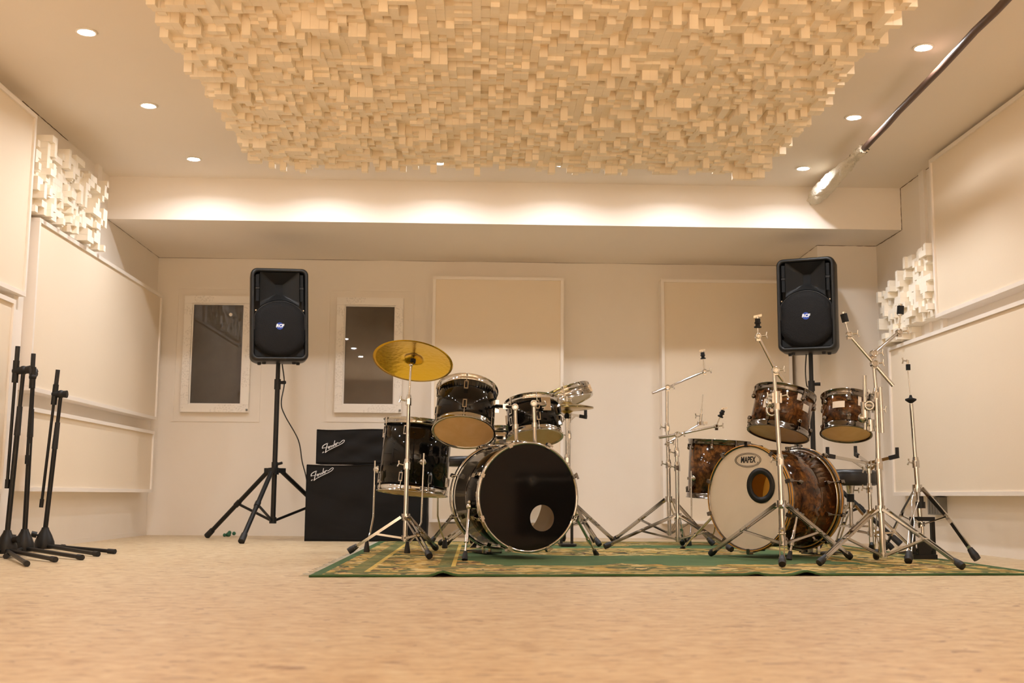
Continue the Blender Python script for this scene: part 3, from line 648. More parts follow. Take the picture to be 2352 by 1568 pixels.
def bass_drum(label, C, n, r, h, style, group, hole, hole_r, head, hoopmat, spurs, logo=False, ring=None, nl=8, stripe=None, phase=.2):
    """C: centre of the front rim plane, n: axis from front to back"""
    C, n = V(C), V(n).normalized(); t = thing('bass_drum', label, 'drum', (C.x, C.y, 0), group); x, y, z = frame(n)
    X = n.cross(Z_).normalized()*-1; X = Z_.cross(n).normalized()*-1      # picture-right on the front face
    X = V((-n.y, n.x, 0)); X = X if X.dot(RT) > 0 else -X; N = -n
    rs = r-.014; hw = .036
    shell_mesh(C+n*.028, n, rs-.008, h-.056).build('shell', 'burl' if style == 'burl' else 'black_lacquer', t)
    il = MB(); il.lathe(C+n*.03, n, [(rs-.0170, 0), (rs-.0170, h-.06), (rs-.0175, h-.06), (rs-.0175, 0)], 48, True); il.build('shell_lining', 'wood_inside', t)
    for nm, o in (('front_hoop', 0), ('back_hoop', h-hw)):
        MB().lathe(C+n*o, n, [(r-.012, .0), (r-.003, 0), (r, .004), (r, hw-.004), (r-.003, hw), (r-.012, hw)], 64, True).build(nm, hoopmat, t)
        if stripe: MB().lathe(C+n*(o+hw/2), n, [(r-.001, -.007), (r+.0008, -.006), (r+.0008, .006), (r-.001, .007)], 64, True).build('hoop_inlay', stripe, t)
        if stripe and o == 0: MB().lathe(C, n, [(r-.0055, -.0008), (r-.0005, -.0008), (r-.0005, .002), (r-.0055, .002)], 64, True).build('hoop_inlay', stripe, t)
        if style == 'burl':
            MB().lathe(C+n*(o+(hw+.004 if o == 0 else -.006)), n, [(rs-.010, -.002), (rs-.001, -.002), (rs-.001, .003), (rs-.010, .003)], 64, True).build('counter_ring', 'chrome_satin', t)
    # front head with its port hole
    K = 64; hc = C+X*hole[0]+Z_*hole[1]+n*.007; oc = C+n*.007; mb = MB(); vs = []
    for s in (0, .5, 1):
        for k in range(K):
            a = 2*math.pi*k/K; d_ = X*math.cos(a)+Z_*math.sin(a); vs.append((oc+d_*(r-.012)).lerp(hc+d_*hole_r, s))
    mb.add(vs, [(i*K+j, i*K+(j+1) % K, (i+1)*K+(j+1) % K, (i+1)*K+j) for i in range(2) for j in range(K)])
    fh = mb.build('front_head', head, t)
    if ring: MB().lathe(hc-n*.002, -n, [(hole_r-.006, -.002), (hole_r-.006, .003), (hole_r+ring, .003), (hole_r+ring, 0)], 40, True).build('port_ring', 'black_plastic', fh)
    MB().lathe(C+n*(h-.009), n, [(r-.012, 0), (r-.012, .002)], 48).build('back_head', 'clear_head' if style != 'burl' else 'batter_head', t)
    lm_ = 'black_nickel' if style == 'burl' else 'chrome'
    for k in range(nl):
        a = phase+2*math.pi*k/nl; d_ = X*math.cos(a)+Z_*math.sin(a); s_ = n.cross(d_)
        for o, sg in ((0, 1), (h, -1)):
            e = C+n*o+d_*(r+.004)
            cl = MB().box(e-n*sg*.004+d_*-.004, (.02, .028, .008), (s_, d_, n)).box(e+n*sg*.012+d_*.006, (.016, .014, .03), (s_, d_, n)).build('claw_hook', lm_, t)
            q = C+n*(o+sg*.115)+d_*(rs+.004)
            MB().cyl(e+n*sg*.02+d_*.004, q+d_*.004, .0035, n=6).build('tension_rod', lm_, cl)
            if style == 'burl': MB().cyl(q-d_*.012, q+d_*.006, .014, .011, 12).cyl(q-n*sg*.02+d_*.002, q+n*sg*.016+d_*.002, .008, n=8).build('lug', lm_, cl)
            else: MB().box(q+d_*.001, (.022, .02, .045), (s_, d_, n)).build('lug', lm_, cl)
        if style != 'burl':
            e = C+d_*(r+.004)-n*.004
            MB().cyl(e, e-n*.018, .004, n=6).box(e-n*.016, (.034, .010, .005), (s_, d_, n)).build('wing_bolt', 'chrome', t)
    for top, foot, rad in spurs:
        top, foot = V(top), V(foot); ax = (foot-top).normalized(); kn = top.lerp(foot, .58)
        sp_ = MB().cyl(top, kn, rad, n=10).cyl(kn-ax*.02, kn+ax*.02, rad+.004, n=10).cyl(kn, foot-ax*.03, rad-.002, n=10).build('spur_leg', 'chrome', t)
        MB().cyl(foot-ax*.05, foot-ax*.006, .010, .016, 12).build('rubber_foot', 'rubber', sp_)
        tb = top-ax*.015; MB().ball(tb, .018).cyl(tb, tb+V((0, 0, .0))+X*.03*(1 if top.dot(X) < C.dot(X) else -1), .014, n=10).ball(tb+V((0, -.008, .022)), .011).build('spur_bracket', lm_ if style == 'burl' else 'chrome', t)
    if logo:
        lc = C+X*(.002)+Z_*.204+n*.005
        for ra, rb in ((.090, .0385), (.082, .0325)):
            pts = [lc+X*(ra*math.cos(2*math.pi*k/48))+Z_*(rb*math.sin(2*math.pi*k/48)) for k in range(49)]; MB().tube(pts, .0013, 4).build('logo_ring', 'print_black', fh)
        lettering('MAPEX', .046, lc+n*.0008, X, Z_, N, 'print_black', fh, .12, .0014, .70, 'logo_lettering')
        MB().cyl(lc+X*.066-Z_*.013, lc+X*.066-Z_*.013-n*.001, .0024, n=8).build('logo_dot', 'print_black', fh)
    return t
BLn = V((-.365, .931, 0)); BLC = V((.262, 6.009, .318))
bl = bass_drum('black bass drum with glossy black front head and small round port', BLC, BLn, .285, .42, 'black', gk, (.078, -.108), .068, 'black_head', 'chrome',
               [(at(1078, 1172, 5.98), fl(1067, 1291), .008), (at(1326, 1196, 6.25), fl(1371, 1278), .008)], nl=8, phase=math.radians(22.5))
# tom holder on the bass drum
hb = BLC+BLn*.17+Z_*.285
tm = MB().cyl(hb-X_*.055-Z_*.004, hb+X_*.055-Z_*.004, .017, n=16).lathe(hb-Z_*.012, Z_, [(.045, 0), (.045, .008), (.03, .018), (.018, .024)], 20).build('tom_mount_plate', 'chrome', bl)
p1, p2 = at(1186, 1018, hb.y), at(1229, 1018, hb.y); q1, q2 = at(1183, 938, hb.y-.02), at(1226, 930, hb.y-.02)
for p, q in ((p1, q1), (p2, q2)):
    po = MB().cyl(V((p.x, p.y, hb.z-.01)), q, .0105, n=12).build('tom_post', 'chrome', bl)
    mm = p.lerp(q, .45); MB().cyl(mm-Z_*.012, mm+Z_*.012, .015, n=12).build('memory_lock', 'chrome', po)
    MB().ball(q, .020, 12).cyl(q-Y_*.022, q+Y_*.022, .017, n=14).torus(q-Y_*.022, Y_, .013, .003, 20, 6).build('ball_clamp', 'chrome', po)
a1 = at(1140, 935, 6.30); MB().cyl(q1, a1, .010, n=10).box(q1.lerp(a1, .5), (.03, .03, .028)).box(a1+V((-.01, .03, 0)), (.05, .012, .07)).build('tom_arm', 'chrome', bl)
a2 = at(1252, 930, 6.44); MB().cyl(q2, a2, .010, n=10).build('tom_arm', 'chrome', bl)
d_ = V((-.35, -1, -.15)).normalized(); xx, yy, z9 = frame(T2n); a3 = at(1258, 922, 6.432)
MB().box(at(1254, 930, 6.435), (.052, .012, .078), (X_, Y_, T2n)).ball(at(1248, 930, 6.425), .020).build('tom_bracket', 'chrome', bl)

# ------------------------------------------------------------------ chrome stands
def wing(c, d, name, parent, s=1.):
    d = V(d).normalized(); x, y, z = frame(d)
    e = V(c)+d*.026*s
    return MB().cyl(c, e, .0042*s, n=8).cyl(e-y*.005*s, e+y*.017*s+d*.006*s, .0035*s, .0048*s, 8).cyl(e+y*.005*s, e-y*.017*s+d*.006*s, .0035*s, .0048*s, 8).build(name, 'chrome', parent)
def foot_cap(e, ax, parent, s=1.):
    return MB().cyl(e-ax*.050*s, e-ax*.012*s, .013*s, .019*s, 12).cyl(e-ax*.014*s, e+ax*.008*s, .019*s, .017*s, 12).build('rubber_foot', 'rubber', parent)
def tripod(t, C, hub, low, feet, mat_='chrome', legw=.010, dbl=True, brace=.52, knee=None):
    """hub, low: points on the pole; feet: floor points"""
    MB().cyl(hub-Z_*.018, hub+Z_*.018, .024, n=14).build('leg_hub', mat_, t)
    MB().cyl(low-Z_*.010, low+Z_*.014, .020, n=12).build('brace_collar', mat_, t)
    for f in feet:
        f = V(f); d_ = V((f.x-hub.x, f.y-hub.y, 0)).normalized(); s_ = d_.cross(Z_); a = hub+d_*.028; b = f+Z_*.020-d_*.004; ax = (b-a).normalized(); mb = MB()
        if dbl:
            for sg in (-1, 1): mb.bar(a+s_*(.013*sg), b+s_*(.010*sg)-ax*.03, .005, legw*1.5, s_)
            for k in (.05, .45, .93): q = a.lerp(b, k); mb.bar(q-ax*.008, q+ax*.008, .030, legw*1.3, s_)
        else: mb.bar(a, b-ax*.02, legw*1.7, legw, s_)
        lg = mb.build('leg', mat_, t); foot_cap(b, ax, lg)
        k = a.lerp(b, brace); br = MB()
        if dbl:
            for sg in (-1, 1): br.bar(k+s_*(.007*sg), low+d_*.018+s_*(.007*sg), .003, .011, s_)
        else: br.bar(k, low+d_*.018, .014, .005, s_)
        br.build('brace', mat_, t)
        MB().cyl(k-s_*.019, k+s_*.019, .006, n=8).build('rivet', mat_, lg)
def tubes(t, segs, mat_='chrome'):
    """segs: list of (point0, point1, radius); collars where the radius drops"""
    for i, (a, b, r) in enumerate(segs):
        a, b = V(a), V(b); tb = MB().cyl(a, b, r, n=14).build('tube', mat_, t)
        if i < len(segs)-1:
            ax = (b-a).normalized(); cl = MB().cyl(b-ax*.045, b-ax*.005, r+.006, n=14).cyl(b-ax*.005, b+ax*.014, r+.004, r+.001, 14).box(b-ax*.025+V((0, -.016, 0)), (.016, .02, .03)).build('clamp_collar', mat_, t)
            wing(b-ax*.02+V((-.018, -.006, 0)), V((-1, -.3, .25)), 'wing_screw', cl)
def felts(t, base, tip, sleeve=False, wn=True):
    """threaded post from base to tip carrying felts or a sleeve"""
    base, tip = V(base), V(tip); ax = (tip-base).normalized(); L = (tip-base).length
    ps = MB().cyl(base, tip, .0042, n=8).build('cymbal_post', 'chrome', t)
    if sleeve:
        MB().cyl(tip-ax*.047, tip-ax*.004, .0175, n=14).build('sleeve', 'felt_black', ps); MB().cyl(tip-ax*.054, tip-ax*.048, .012, n=12).cyl(tip-ax*.004, tip+ax*.006, .010, n=12).build('washer', 'chrome', ps)
    else:
        MB().cyl(tip-ax*.062, tip-ax*.056, .019, n=14).cyl(tip-ax*.056, tip-ax*.040, .012, n=12).cyl(tip-ax*.040, tip-ax*.034, .017, n=14).cyl(tip-ax*.033, tip-ax*.016, .014, n=12).build('felt', 'felt_black', ps)
        if wn:
            x, y, _ = frame(ax); MB().cyl(tip-ax*.015, tip-ax*.002, .007, n=8).box(tip-ax*.002, (.044, .006, .012), (V((.9, 0, .2)).normalized(), Y_, Z_)).build('wing_nut', 'chrome', ps)
def tilter(t, c, r=.016, wd=None):
    tl = MB().cyl(V(c)-Y_*.016, V(c)+Y_*.016, r, n=16).torus(V(c)-Y_*.016, Y_, r-.004, .004, 20, 6).box(V(c)-Z_*.012, (.02, .024, .028)).build('tilter', 'chrome', t)
    wing(V(c)+V((.012, -.012, .0)), V(wd) if wd else V((1, -.4, .1)), 'wing_screw', tl); return tl
def boom(t, back, pivot, tip, post, sleeve=False, r=.0075):
    back, pivot, tip, post = V(back), V(pivot), V(tip), V(post)
    MB().cyl(back, pivot, r+.0015, n=12).cyl(pivot, tip, r, n=12).build('boom_arm', 'chrome', t)
    tilter(t, pivot, .019); tilter(t, tip, .015); felts(t, tip, post, sleeve)
gs = 'chrome cymbal stands'
def on(px, py, Y): return at(px, py, Y)

# crash cymbal on its straight stand
yc = 6.44
t = thing('cymbal_stand', 'chrome straight cymbal stand carrying the gold crash cymbal', 'cymbal stand', (on(930, 1243, yc).x, yc, 0), gs)
tubes(t, [(on(930, 1246, yc), on(935, 1062, yc), .0125), (on(935, 1070, yc), on(939, 915, yc), .0105), (on(939, 920, yc), on(944, 838, yc+.02), .006)])
tripod(t, None, on(932, 1190, yc), on(930, 1238, yc), [fl(801, 1276), fl(986, 1288), fl(1001, 1268)], brace=.5)
CYN = V((.098, .405, .909)); CYC = V((-.377, 6.521, 1.087))
tl = MB().cyl(on(944, 845, yc+.02), CYC-CYN*.01, .0065, n=10).ball(on(944, 840, yc+.02), .012).build('tilter', 'chrome', t)
MB().cyl(CYC-CYN*.022, CYC-CYN*.003, .016, n=14).build('felt', 'felt_black', tl); MB().cyl(CYC-CYN*.03, CYC+CYN*.045, .004, n=8).build('cymbal_post', 'chrome', tl)
MB().cyl(CYC+CYN*.024, CYC+CYN*.036, .013, n=12).build('felt', 'felt_black', tl)
def cymbal(name, label, C, n, r, material, group=None, bell=.055, up=1.):
    mb = MB(); pr = [(.006, .022), (.02, .021), (bell*.6, .016), (bell*.92, .006), (bell, .002)] + [(bell+(r-bell)*k/10, .002-.018*(k/10)**1.6) for k in range(1, 11)]
    pr2 = [(a, b+.0012) for a, b in reversed(pr)]
    mb.lathe(C, V(n)*up, pr+pr2, 72, True)
    return tag(mb.build(name, material), label, 'cymbal', group)
cymbal('crash_cymbal', 'large hammered gold crash cymbal tilted on its stand in front of the right window', CYC, CYN, .2285, 'brass')

# left hi-hat, snare drums and throne of the black kit
yh = 7.75
t = thing('hi_hat_stand', 'chrome hi-hat stand half hidden behind the black bass drum', 'hi-hat stand', (on(1304, 1200, yh).x, yh, 0), 'hi-hat stands')
xx = on(1300, 1060, yh).x; P0 = lambda z: V((xx+.006, yh, z))
tubes(t, [(P0(.10), P0(on(1300, 1050, yh).z), .0125), (P0(.5), P0(on(1296, 955, yh).z), .0105)])
MB().cyl(P0(.8), on(1293, 880, yh), .0028, n=6).build('pull_rod', 'chrome', t)
MB().cyl(P0(.84), P0(.87), .0165, n=12).build('cymbal_seat', 'felt_black', t)
cz_ = on(1295, 938, yh).z
cl = MB().cyl(P0(cz_+.03), P0(cz_+.075), .008, n=10).build('clutch', 'chrome', t); MB().cyl(P0(cz_+.02), P0(cz_+.032), .017, n=12).build('felt', 'felt_black', cl); wing(P0(cz_+.06), (1, -.2, 0), 'wing_screw', cl)
tripod(t, None, P0(.30), P0(.13), [fl(1377, 1259), (.95, 8.12, 0), (.36, 7.95, 0)], brace=.45)
pf = MB()
for sx in (-.04, .03): pf.box((xx+sx, yh-.12, .075), (.018, .02, .15))
pf.box((xx, yh-.10, .012), (.10, .30, .012)).build('pedal_frame', 'black_metal', t)
for k, (zz_, up, lb) in enumerate(((cz_+.004, 1, 'upper brass hi-hat cymbal behind the smaller black rack tom'), (cz_-.006, -1, 'lower brass hi-hat cymbal behind the smaller black rack tom'))):
    cymbal('hi_hat_cymbal', lb, P0(zz_+.014*up), Z_, .180, 'hat_brass', 'hi-hat cymbals', .045, up)
# chrome snare drum tilted beside the hi-hat, on a basket stand
SNn = V((-.34, .12, .93)).normalized()
ys = 8.08; sc = on(1300, 917, ys)
tom('snare_drum', 'shallow chrome snare drum steeply tilted behind the hi-hat', sc+SNn*-.04, SNn, .186, .095, 'chrome', gk, 8, .2, cat='drum', bottom_head='white_head')
def snare_stand(label, base, hz, arms, feet, group='snare stands', axis=Z_, hub=.26, low=.10):
    base = V(base); t = thing('snare_stand', label, 'snare stand', base, group); C = base
    tubes(t, [(C+Z_*low, C+Z_*(hz-.14), .0115), (C+Z_*(hz-.18), C+Z_*(hz-.05), .0095)])
    tripod(t, None, C+Z_*hub, C+Z_*(low+.02), feet, brace=.5, legw=.008)
    bk = MB().cyl(C+Z_*(hz-.07), C+Z_*(hz-.03), .016, n=12).ball(C+Z_*(hz-.03), .02).build('basket_hub', 'chrome', t); wing(C+Z_*(hz-.05)+V((-.012, -.01, 0)), (-1, -.3, 0), 'wing_screw', bk)
    for e in arms:
        e = V(e); a = C+Z_*(hz-.01); d_ = (e-a).normalized(); s_ = V((d_.x, d_.y, 0)).normalized()
        am = MB().bar(a, e, .006, .018, Z_.cross(d_)).bar(C+Z_*(hz-.06), a.lerp(e, .42), .005, .012, Z_.cross(d_)).build('basket_arm', 'chrome', t)
        MB().bar(e-d_*.05, e+d_*.008, .016, .024, Z_.cross(d_)).cyl(e+Z_*-.008, e+Z_*.05, .011, n=10).build('rubber_grip', 'rubber', am)
    return t
snare_stand('chrome snare stand behind the hi-hat of the black kit, carrying the tilted chrome snare', (sc.x+.02, ys, 0), sc.z-.10, [on(1345, 960, ys-.1), (sc.x-.14, ys-.08, sc.z-.07), (sc.x+.02, ys+.15, sc.z-.05)], [(sc.x-.22, ys-.1, 0), (sc.x+.2, ys-.05, 0), (sc.x, ys+.25, 0)])
sn = V((.155, 6.95, 0))
tom('snare_drum', 'chrome ribbed snare drum seen between the two black rack toms', (sn.x, sn.y, on(1160, 1042, 6.95).z), V((.02, .06, 1)), .178, .145, 'chrome', gk, 8, .35, bottom_head='white_head')
zsn = on(1160, 1042, 6.95).z
snare_stand('chrome snare stand behind the black bass drum, legs showing at its left', sn, zsn+.005, [(sn.x-.16, sn.y-.07, zsn-.006), (sn.x+.16, sn.y-.07, zsn-.006), (sn.x, sn.y+.17, zsn)], [fl(1004, 1256)+V((.02, 0, 0)), fl(1023, 1258), (sn.x+.25, sn.y+.12, 0)], hub=.30)
def throne(label, base, r, zt, th, feet, mat_='chrome'):
    base = V(base); t = thing('drum_throne', label, 'drum throne', base, 'drum thrones'); C = base
    st = MB().lathe(C+Z_*(zt-th), Z_, [(r-.02, 0), (r-.004, .01), (r, .03), (r, th-.025), (r-.012, th-.006), (r-.04, th), (.001, th+.002)], 40).build('seat', 'black_leather', t)
    MB().torus(C+Z_*(zt-.02), Z_, r-.002, .003, 48, 6).build('piping', 'black_leather', st)
    cl = MB().cyl(C+Z_*(zt-th-.05), C+Z_*(zt-th), .022, .030, 12).build('seat_clamp', mat_, t); wing(C+Z_*(zt-th-.03)+V((.02, -.01, 0)), (1, -.4, 0), 'wing_screw', cl)
    MB().cyl(C+Z_*.14, C+Z_*(zt-th-.03), .013, n=12).build('post', mat_, t)
    MB().cyl(C+Z_*.30, C+Z_*.35, .024, n=12).build('height_collar', 'black_plastic', t)
    tripod(t, None, C+Z_*.28, C+Z_*.15, feet, mat_, brace=.5)
    return t
tb = on(1075, 1100, 7.55)
throne('round black drum throne behind the black kit', (tb.x, 7.55, 0), .165, on(1060, 1050, 7.5).z, .065, [(tb.x-.24, 7.45, 0), (tb.x+.2, 7.4, 0), (tb.x+.03, 7.85, 0)])
def bass_pedal(label, base, fwd, group='bass drum pedals'):
    base, fwd = V(base), V(fwd).normalized(); s_ = fwd.cross(Z_); t = thing('bass_pedal', label, 'drum pedal', base, group); R = (s_, fwd, Z_)
    MB().box(base-fwd*.12+Z_*.012, (.09, .30, .008), R).build('base_plate', 'black_metal', t)
    a, b = base-fwd*.25+Z_*.03, base-fwd*.02+Z_*.13
    MB().bar(a, b, .075, .008, s_).build('footboard', 'chrome_satin', t)
    for sg in (-1, 1): MB().box(base+s_*(.05*sg)+Z_*.11, (.012, .022, .20), R).build('post', 'chrome', t)
    MB().cyl(base-s_*.065+Z_*.205, base+s_*.065+Z_*.205, .008, n=10).build('axle', 'chrome', t)
    be = MB().cyl(base+Z_*.205, base+Z_*.33-fwd*.05, .0045, n=8).build('beater_rod', 'chrome', t); e = base+Z_*.34-fwd*.05
    MB().cyl(e-fwd*.02, e+fwd*.03, .024, n=14).build('beater', 'felt_black', be)
    MB().torus(base+Z_*.16, s_, .022, .004, 20, 6).cyl(base+s_*.075+Z_*.08, base+s_*.075+Z_*.17, .009, n=8).build('chain_drive', 'chrome', t)
    MB().box(base+fwd*.03+Z_*.03, (.05, .05, .03), R).build('hoop_clamp', 'chrome', t)
    return t
bass_pedal('chrome bass drum pedal behind the black bass drum', BLC+BLn*.50-Z_*BLC.z, -BLn)

# ------------------------------------------------------------------ brown kit
BRn = V((math.sin(math.radians(53)), math.cos(math.radians(53)), 0)); BRC = V((1.463, 6.29, .322))
br = bass_drum('brown burl bass drum with white front head lettered MAPEX', BRC, BRn, .2875, .47, 'burl', gm, (.088, .066), .068, 'white_head', 'black_nickel',
               [(at(1643, 1183, 6.55), fl(1567, 1262), .008), (at(1829, 1190, 6.12), fl(1812, 1290), .009)], True, .027, 10, 'gold_stripe', math.radians(18))
RT1n, RT2n = V((.235, .154, .96)), V((.128, .274, .953))
tom('rack_tom', 'larger brown burl rack tom, tilted, behind the front boom stand', (1.669, 6.416, .672), RT1n, .172, .252, 'burl', gm, 6, towards(RT1n, (.42, -1, 0)), card=((towards(RT1n, (.25, -1, 0))+.05, .20, .035, .045), (towards(RT1n, (.75, -1, 0)), .15, .05, .04), (towards(RT1n, (-1.2, -1, 0)), .13, .02, .05)))
tom('rack_tom', 'smaller brown burl rack tom with pale label beside the double boom stand', (1.945, 6.078, .657), RT2n, .135, .213, 'burl', gm, 6, towards(RT2n, (-.22, -1, 0)), card=((towards(RT2n, (-.72, -1, 0)), .125, .065, .036), (towards(RT2n, (.25, -1, 0)), .155, .02, .06)))
frn = V((.045, -.031, .999)); frc = V((1.635, 7.937, .313))
ft2 = tom('floor_tom', 'brown burl floor tom half hidden behind the white bass drum head', frc, frn, .212, .40, 'burl', gm, 8, towards(frn, (-.45, -1, 0)))
for ang, ft in ((-62, (1.40, 7.72, 0)), (40, (1.80, 7.68, 0)), (170, (1.66, 8.24, 0))): floor_leg(ft2, V((frc.x, frc.y, 0)), frn, math.radians(ang), .50, ft, .16)

# rear boom stand with a second arm
ya_ = 7.9
t = thing('boom_stand', 'rear chrome boom stand at the left of the brown kit, with the highest arm', 'cymbal stand', (on(1538, 1240, ya_).x, ya_, 0), gs)
tubes(t, [(on(1538, 1232, ya_), on(1535, 1062, ya_), .0135), (on(1535, 1066, ya_), on(1532, 978, ya_), .0115), (on(1532, 982, ya_), on(1532, 896, ya_), .0095)])
tripod(t, None, on(1536, 1148, ya_), on(1538, 1226, ya_), [fl(1412, 1246), fl(1638, 1257), (on(1560, 1240, ya_).x+.1, 8.25, 0)], brace=.5)
boom(t, on(1498, 905, ya_-.02), on(1533, 892, ya_), on(1618, 855, ya_+.03), on(1613, 806, ya_+.03))
MB().cyl(on(1527, 1023, ya_-.03), on(1607, 976, ya_+.05), .0065, n=10).build('boom_arm', 'chrome', t); tilter(t, on(1533, 1020, ya_-.02), .014)
hx = on(1609, 974, ya_+.05); tl = MB().cyl(hx-Z_*.015, hx+Z_*.012, .028, .022, 16).box(hx+V((.03, 0, 0)), (.03, .03, .02)).build('hat_seat', 'chrome', t)
MB().cyl(hx, hx+V((.02, 0, .20)), .003, n=6).build('pull_rod', 'chrome', tl); MB().cyl(hx+Z_*.012, hx+V((.006, 0, .065)), .010, n=10).cyl(hx+V((.007, 0, .075)), hx+V((.010, 0, .10)), .006, n=8).build('clutch', 'chrome', tl); wing(hx+V((-.004, 0, .05)), (-1, -.2, 0), 'wing_screw', tl)
# front of the pair: lower boom
yb_ = 7.4
t = thing('boom_stand', 'chrome boom stand with low arm at the left of the brown kit', 'cymbal stand', (on(1557, 1248, yb_).x, yb_, 0), gs)
tubes(t, [(on(1557, 1246, yb_), on(1555, 1068, yb_), .0135), (on(1555, 1072, yb_), on(1554, 1035, yb_), .0115), (on(1554, 1040, yb_), on(1554, 1003, yb_), .0095)])
tripod(t, None, on(1557, 1187, yb_), on(1557, 1240, yb_), [fl(1390, 1264), fl(1680, 1271), (on(1570, 1240, yb_).x+.06, 7.78, 0)], brace=.5)
boom(t, on(1514, 1007, yb_-.03), on(1556, 1000, yb_), on(1645, 981, yb_+.04), on(1663, 940, yb_+.05))
# front boom stand
yf_ = 5.86
t = thing('boom_stand', 'tall chrome boom stand in front of the brown bass drum', 'cymbal stand', (on(1799, 1270, yf_).x, yf_, 0), gs)
tubes(t, [(on(1799, 1255, yf_), on(1791, 1052, yf_), .0140), (on(1791, 1056, yf_), on(1783, 925, yf_), .0120), (on(1783, 930, yf_), on(1778, 860, yf_), .0095)])
tripod(t, None, on(1795, 1160, yf_), on(1799, 1250, yf_), [fl(1633, 1281), fl(1797, 1307), fl(1953, 1289)], brace=.52)
boom(t, on(1800, 878, yf_+.01), on(1781, 853, yf_), on(1741, 775, yf_-.03), on(1740, 728, yf_-.03), r=.008)
ck = on(1783, 915, yf_); cm_ = MB().box(ck+V((0, .03, -.005)), (.05, .09, .05)).cyl(ck-Z_*.03, ck+Z_*.03, .022, n=14).ball(ck+V((-.03, .02, -.03)), .022).build('tom_clamp', 'chrome', t)
for dx, dz in ((-.05, .0), (.05, .005)): wing(ck+V((dx*.5, -.015, dz)), (dx*20, -.4, .2), 'wing_screw', cm_)
lp = on(1773, 945, yf_+.06); MB().torus(lp, V((.2, 1, 0)), .026, .006, 24, 8).cyl(lp, lp+V((.03, .12, .02)), .0095, n=10).cyl(ck+V((0, .06, 0)), ck+V((.03, .24, -.02)), .0095, n=10).build('tom_arm', 'chrome', cm_)
# double boom stand
yd = 5.80
t = thing('boom_stand', 'tall chrome stand with two crossed boom arms at the right of the brown kit', 'cymbal stand', (on(2029, 1290, yd).x, yd, 0), gs)
tubes(t, [(on(2029, 1284, yd), on(2018, 1062, yd), .0150), (on(2018, 1066, yd), on(2013, 900, yd), .0130), (on(2013, 905, yd), on(2007, 842, yd), .0100)])
tripod(t, None, on(2022, 1172, yd), on(2029, 1278, yd), [fl(1882, 1304), fl(2013, 1289), fl(2211, 1313)], brace=.55)
boom(t, on(2052, 889, yd-.02), on(2008, 838, yd), on(1950, 771, yd+.02), on(1937, 722, yd+.02), True, .0085)
boom(t, on(2002, 830, yd+.03), on(2007, 815, yd+.03), on(2065, 765, yd+.05), on(2069, 704, yd+.05), True, .0085)
mc = on(2003, 935, yd+.02)
mcl = MB().cyl(mc-X_*.04, mc+X_*.035, .020, n=14).cyl(mc-Z_*.035+X_*.02, mc+Z_*.035+X_*.02, .021, n=14).torus(mc-X_*.02-Y_*.02, V((.3, 1, 0)), .020, .006, 20, 8).cyl(mc-Z_*.06+V((-.03, .02, 0)), mc+Z_*.02+V((-.03, .02, 0)), .022, n=12).ball(mc+V((-.04, .03, -.06)), .026).cyl(mc+V((-.01, 0, -.13)), mc+V((-.01, 0, -.07)), .019, n=14).build('multi_clamp', 'chrome', t)
wing(mc+V((.03, -.02, -.02)), (1, -.3, 0), 'wing_screw', mcl); wing(mc+V((-.03, -.02, -.1)), (-.4, -1, -.3), 'wing_screw', mcl)
MB().cyl(on(1986, 865, yd+.06), on(1988, 990, yd+.06), .0105, n=12).build('tom_rod', 'chrome', mcl); MB().cyl(on(1990, 950, yd+.06), (1.985, 6.0, .765), .0105, n=12).build('tom_rod', 'chrome', mcl)
MB().cyl(on(2022, 892, yd-.03), on(2027, 997, yd-.03), .0105, n=12).build('clamp_tube', 'chrome', mcl)

# right hi-hat stand
yr = 6.3
t = thing('hi_hat_stand', 'chrome and black hi-hat stand without cymbals at the right of the brown kit', 'hi-hat stand', (on(2117, 1270, yr).x, yr, 0), 'hi-hat stands')
tubes(t, [(on(2115, 1215, yr), on(2103, 1058, yr), .0135), (on(2103, 1062, yr), on(2093, 930, yr), .0110)])
MB().cyl(on(2093, 935, yr), on(2083, 828, yr), .0030, n=8).build('pull_rod', 'chrome', t)
st = on(2092, 922, yr); MB().lathe(st-Z_*.016, Z_, [(.008, 0), (.022, .010), (.030, .016), (.030, .024), (.010, .030), (.006, .045)], 20).build('cymbal_seat', 'felt_black', t)
kt = on(2086, 846, yr); ck_ = MB().cyl(kt-Z_*.016, kt+Z_*.016, .0125, n=12).build('clutch_felt', 'felt_black', t); MB().cyl(kt+Z_*.016, kt+Z_*.040, .006, n=8).build('clutch', 'chrome', ck_); wing(kt+Z_*.036, (-1, -.1, 0), 'wing_screw', ck_)
hub = on(2107, 1124, yr); lowp = on(2116, 1206, yr)
MB().cyl(hub-Z_*.02, hub+Z_*.02, .026, n=14).build('leg_hub', 'chrome', t)
MB().cyl(lowp+Z_*.085, lowp+Z_*.15, .018, n=12).cyl(lowp+Z_*.085, lowp+Z_*.12, .026, n=12).build('spring_housing', 'black_plastic', t)
MB().cyl(lowp-Z_*.012, lowp+Z_*.012, .020, n=12).build('brace_collar', 'chrome', t)
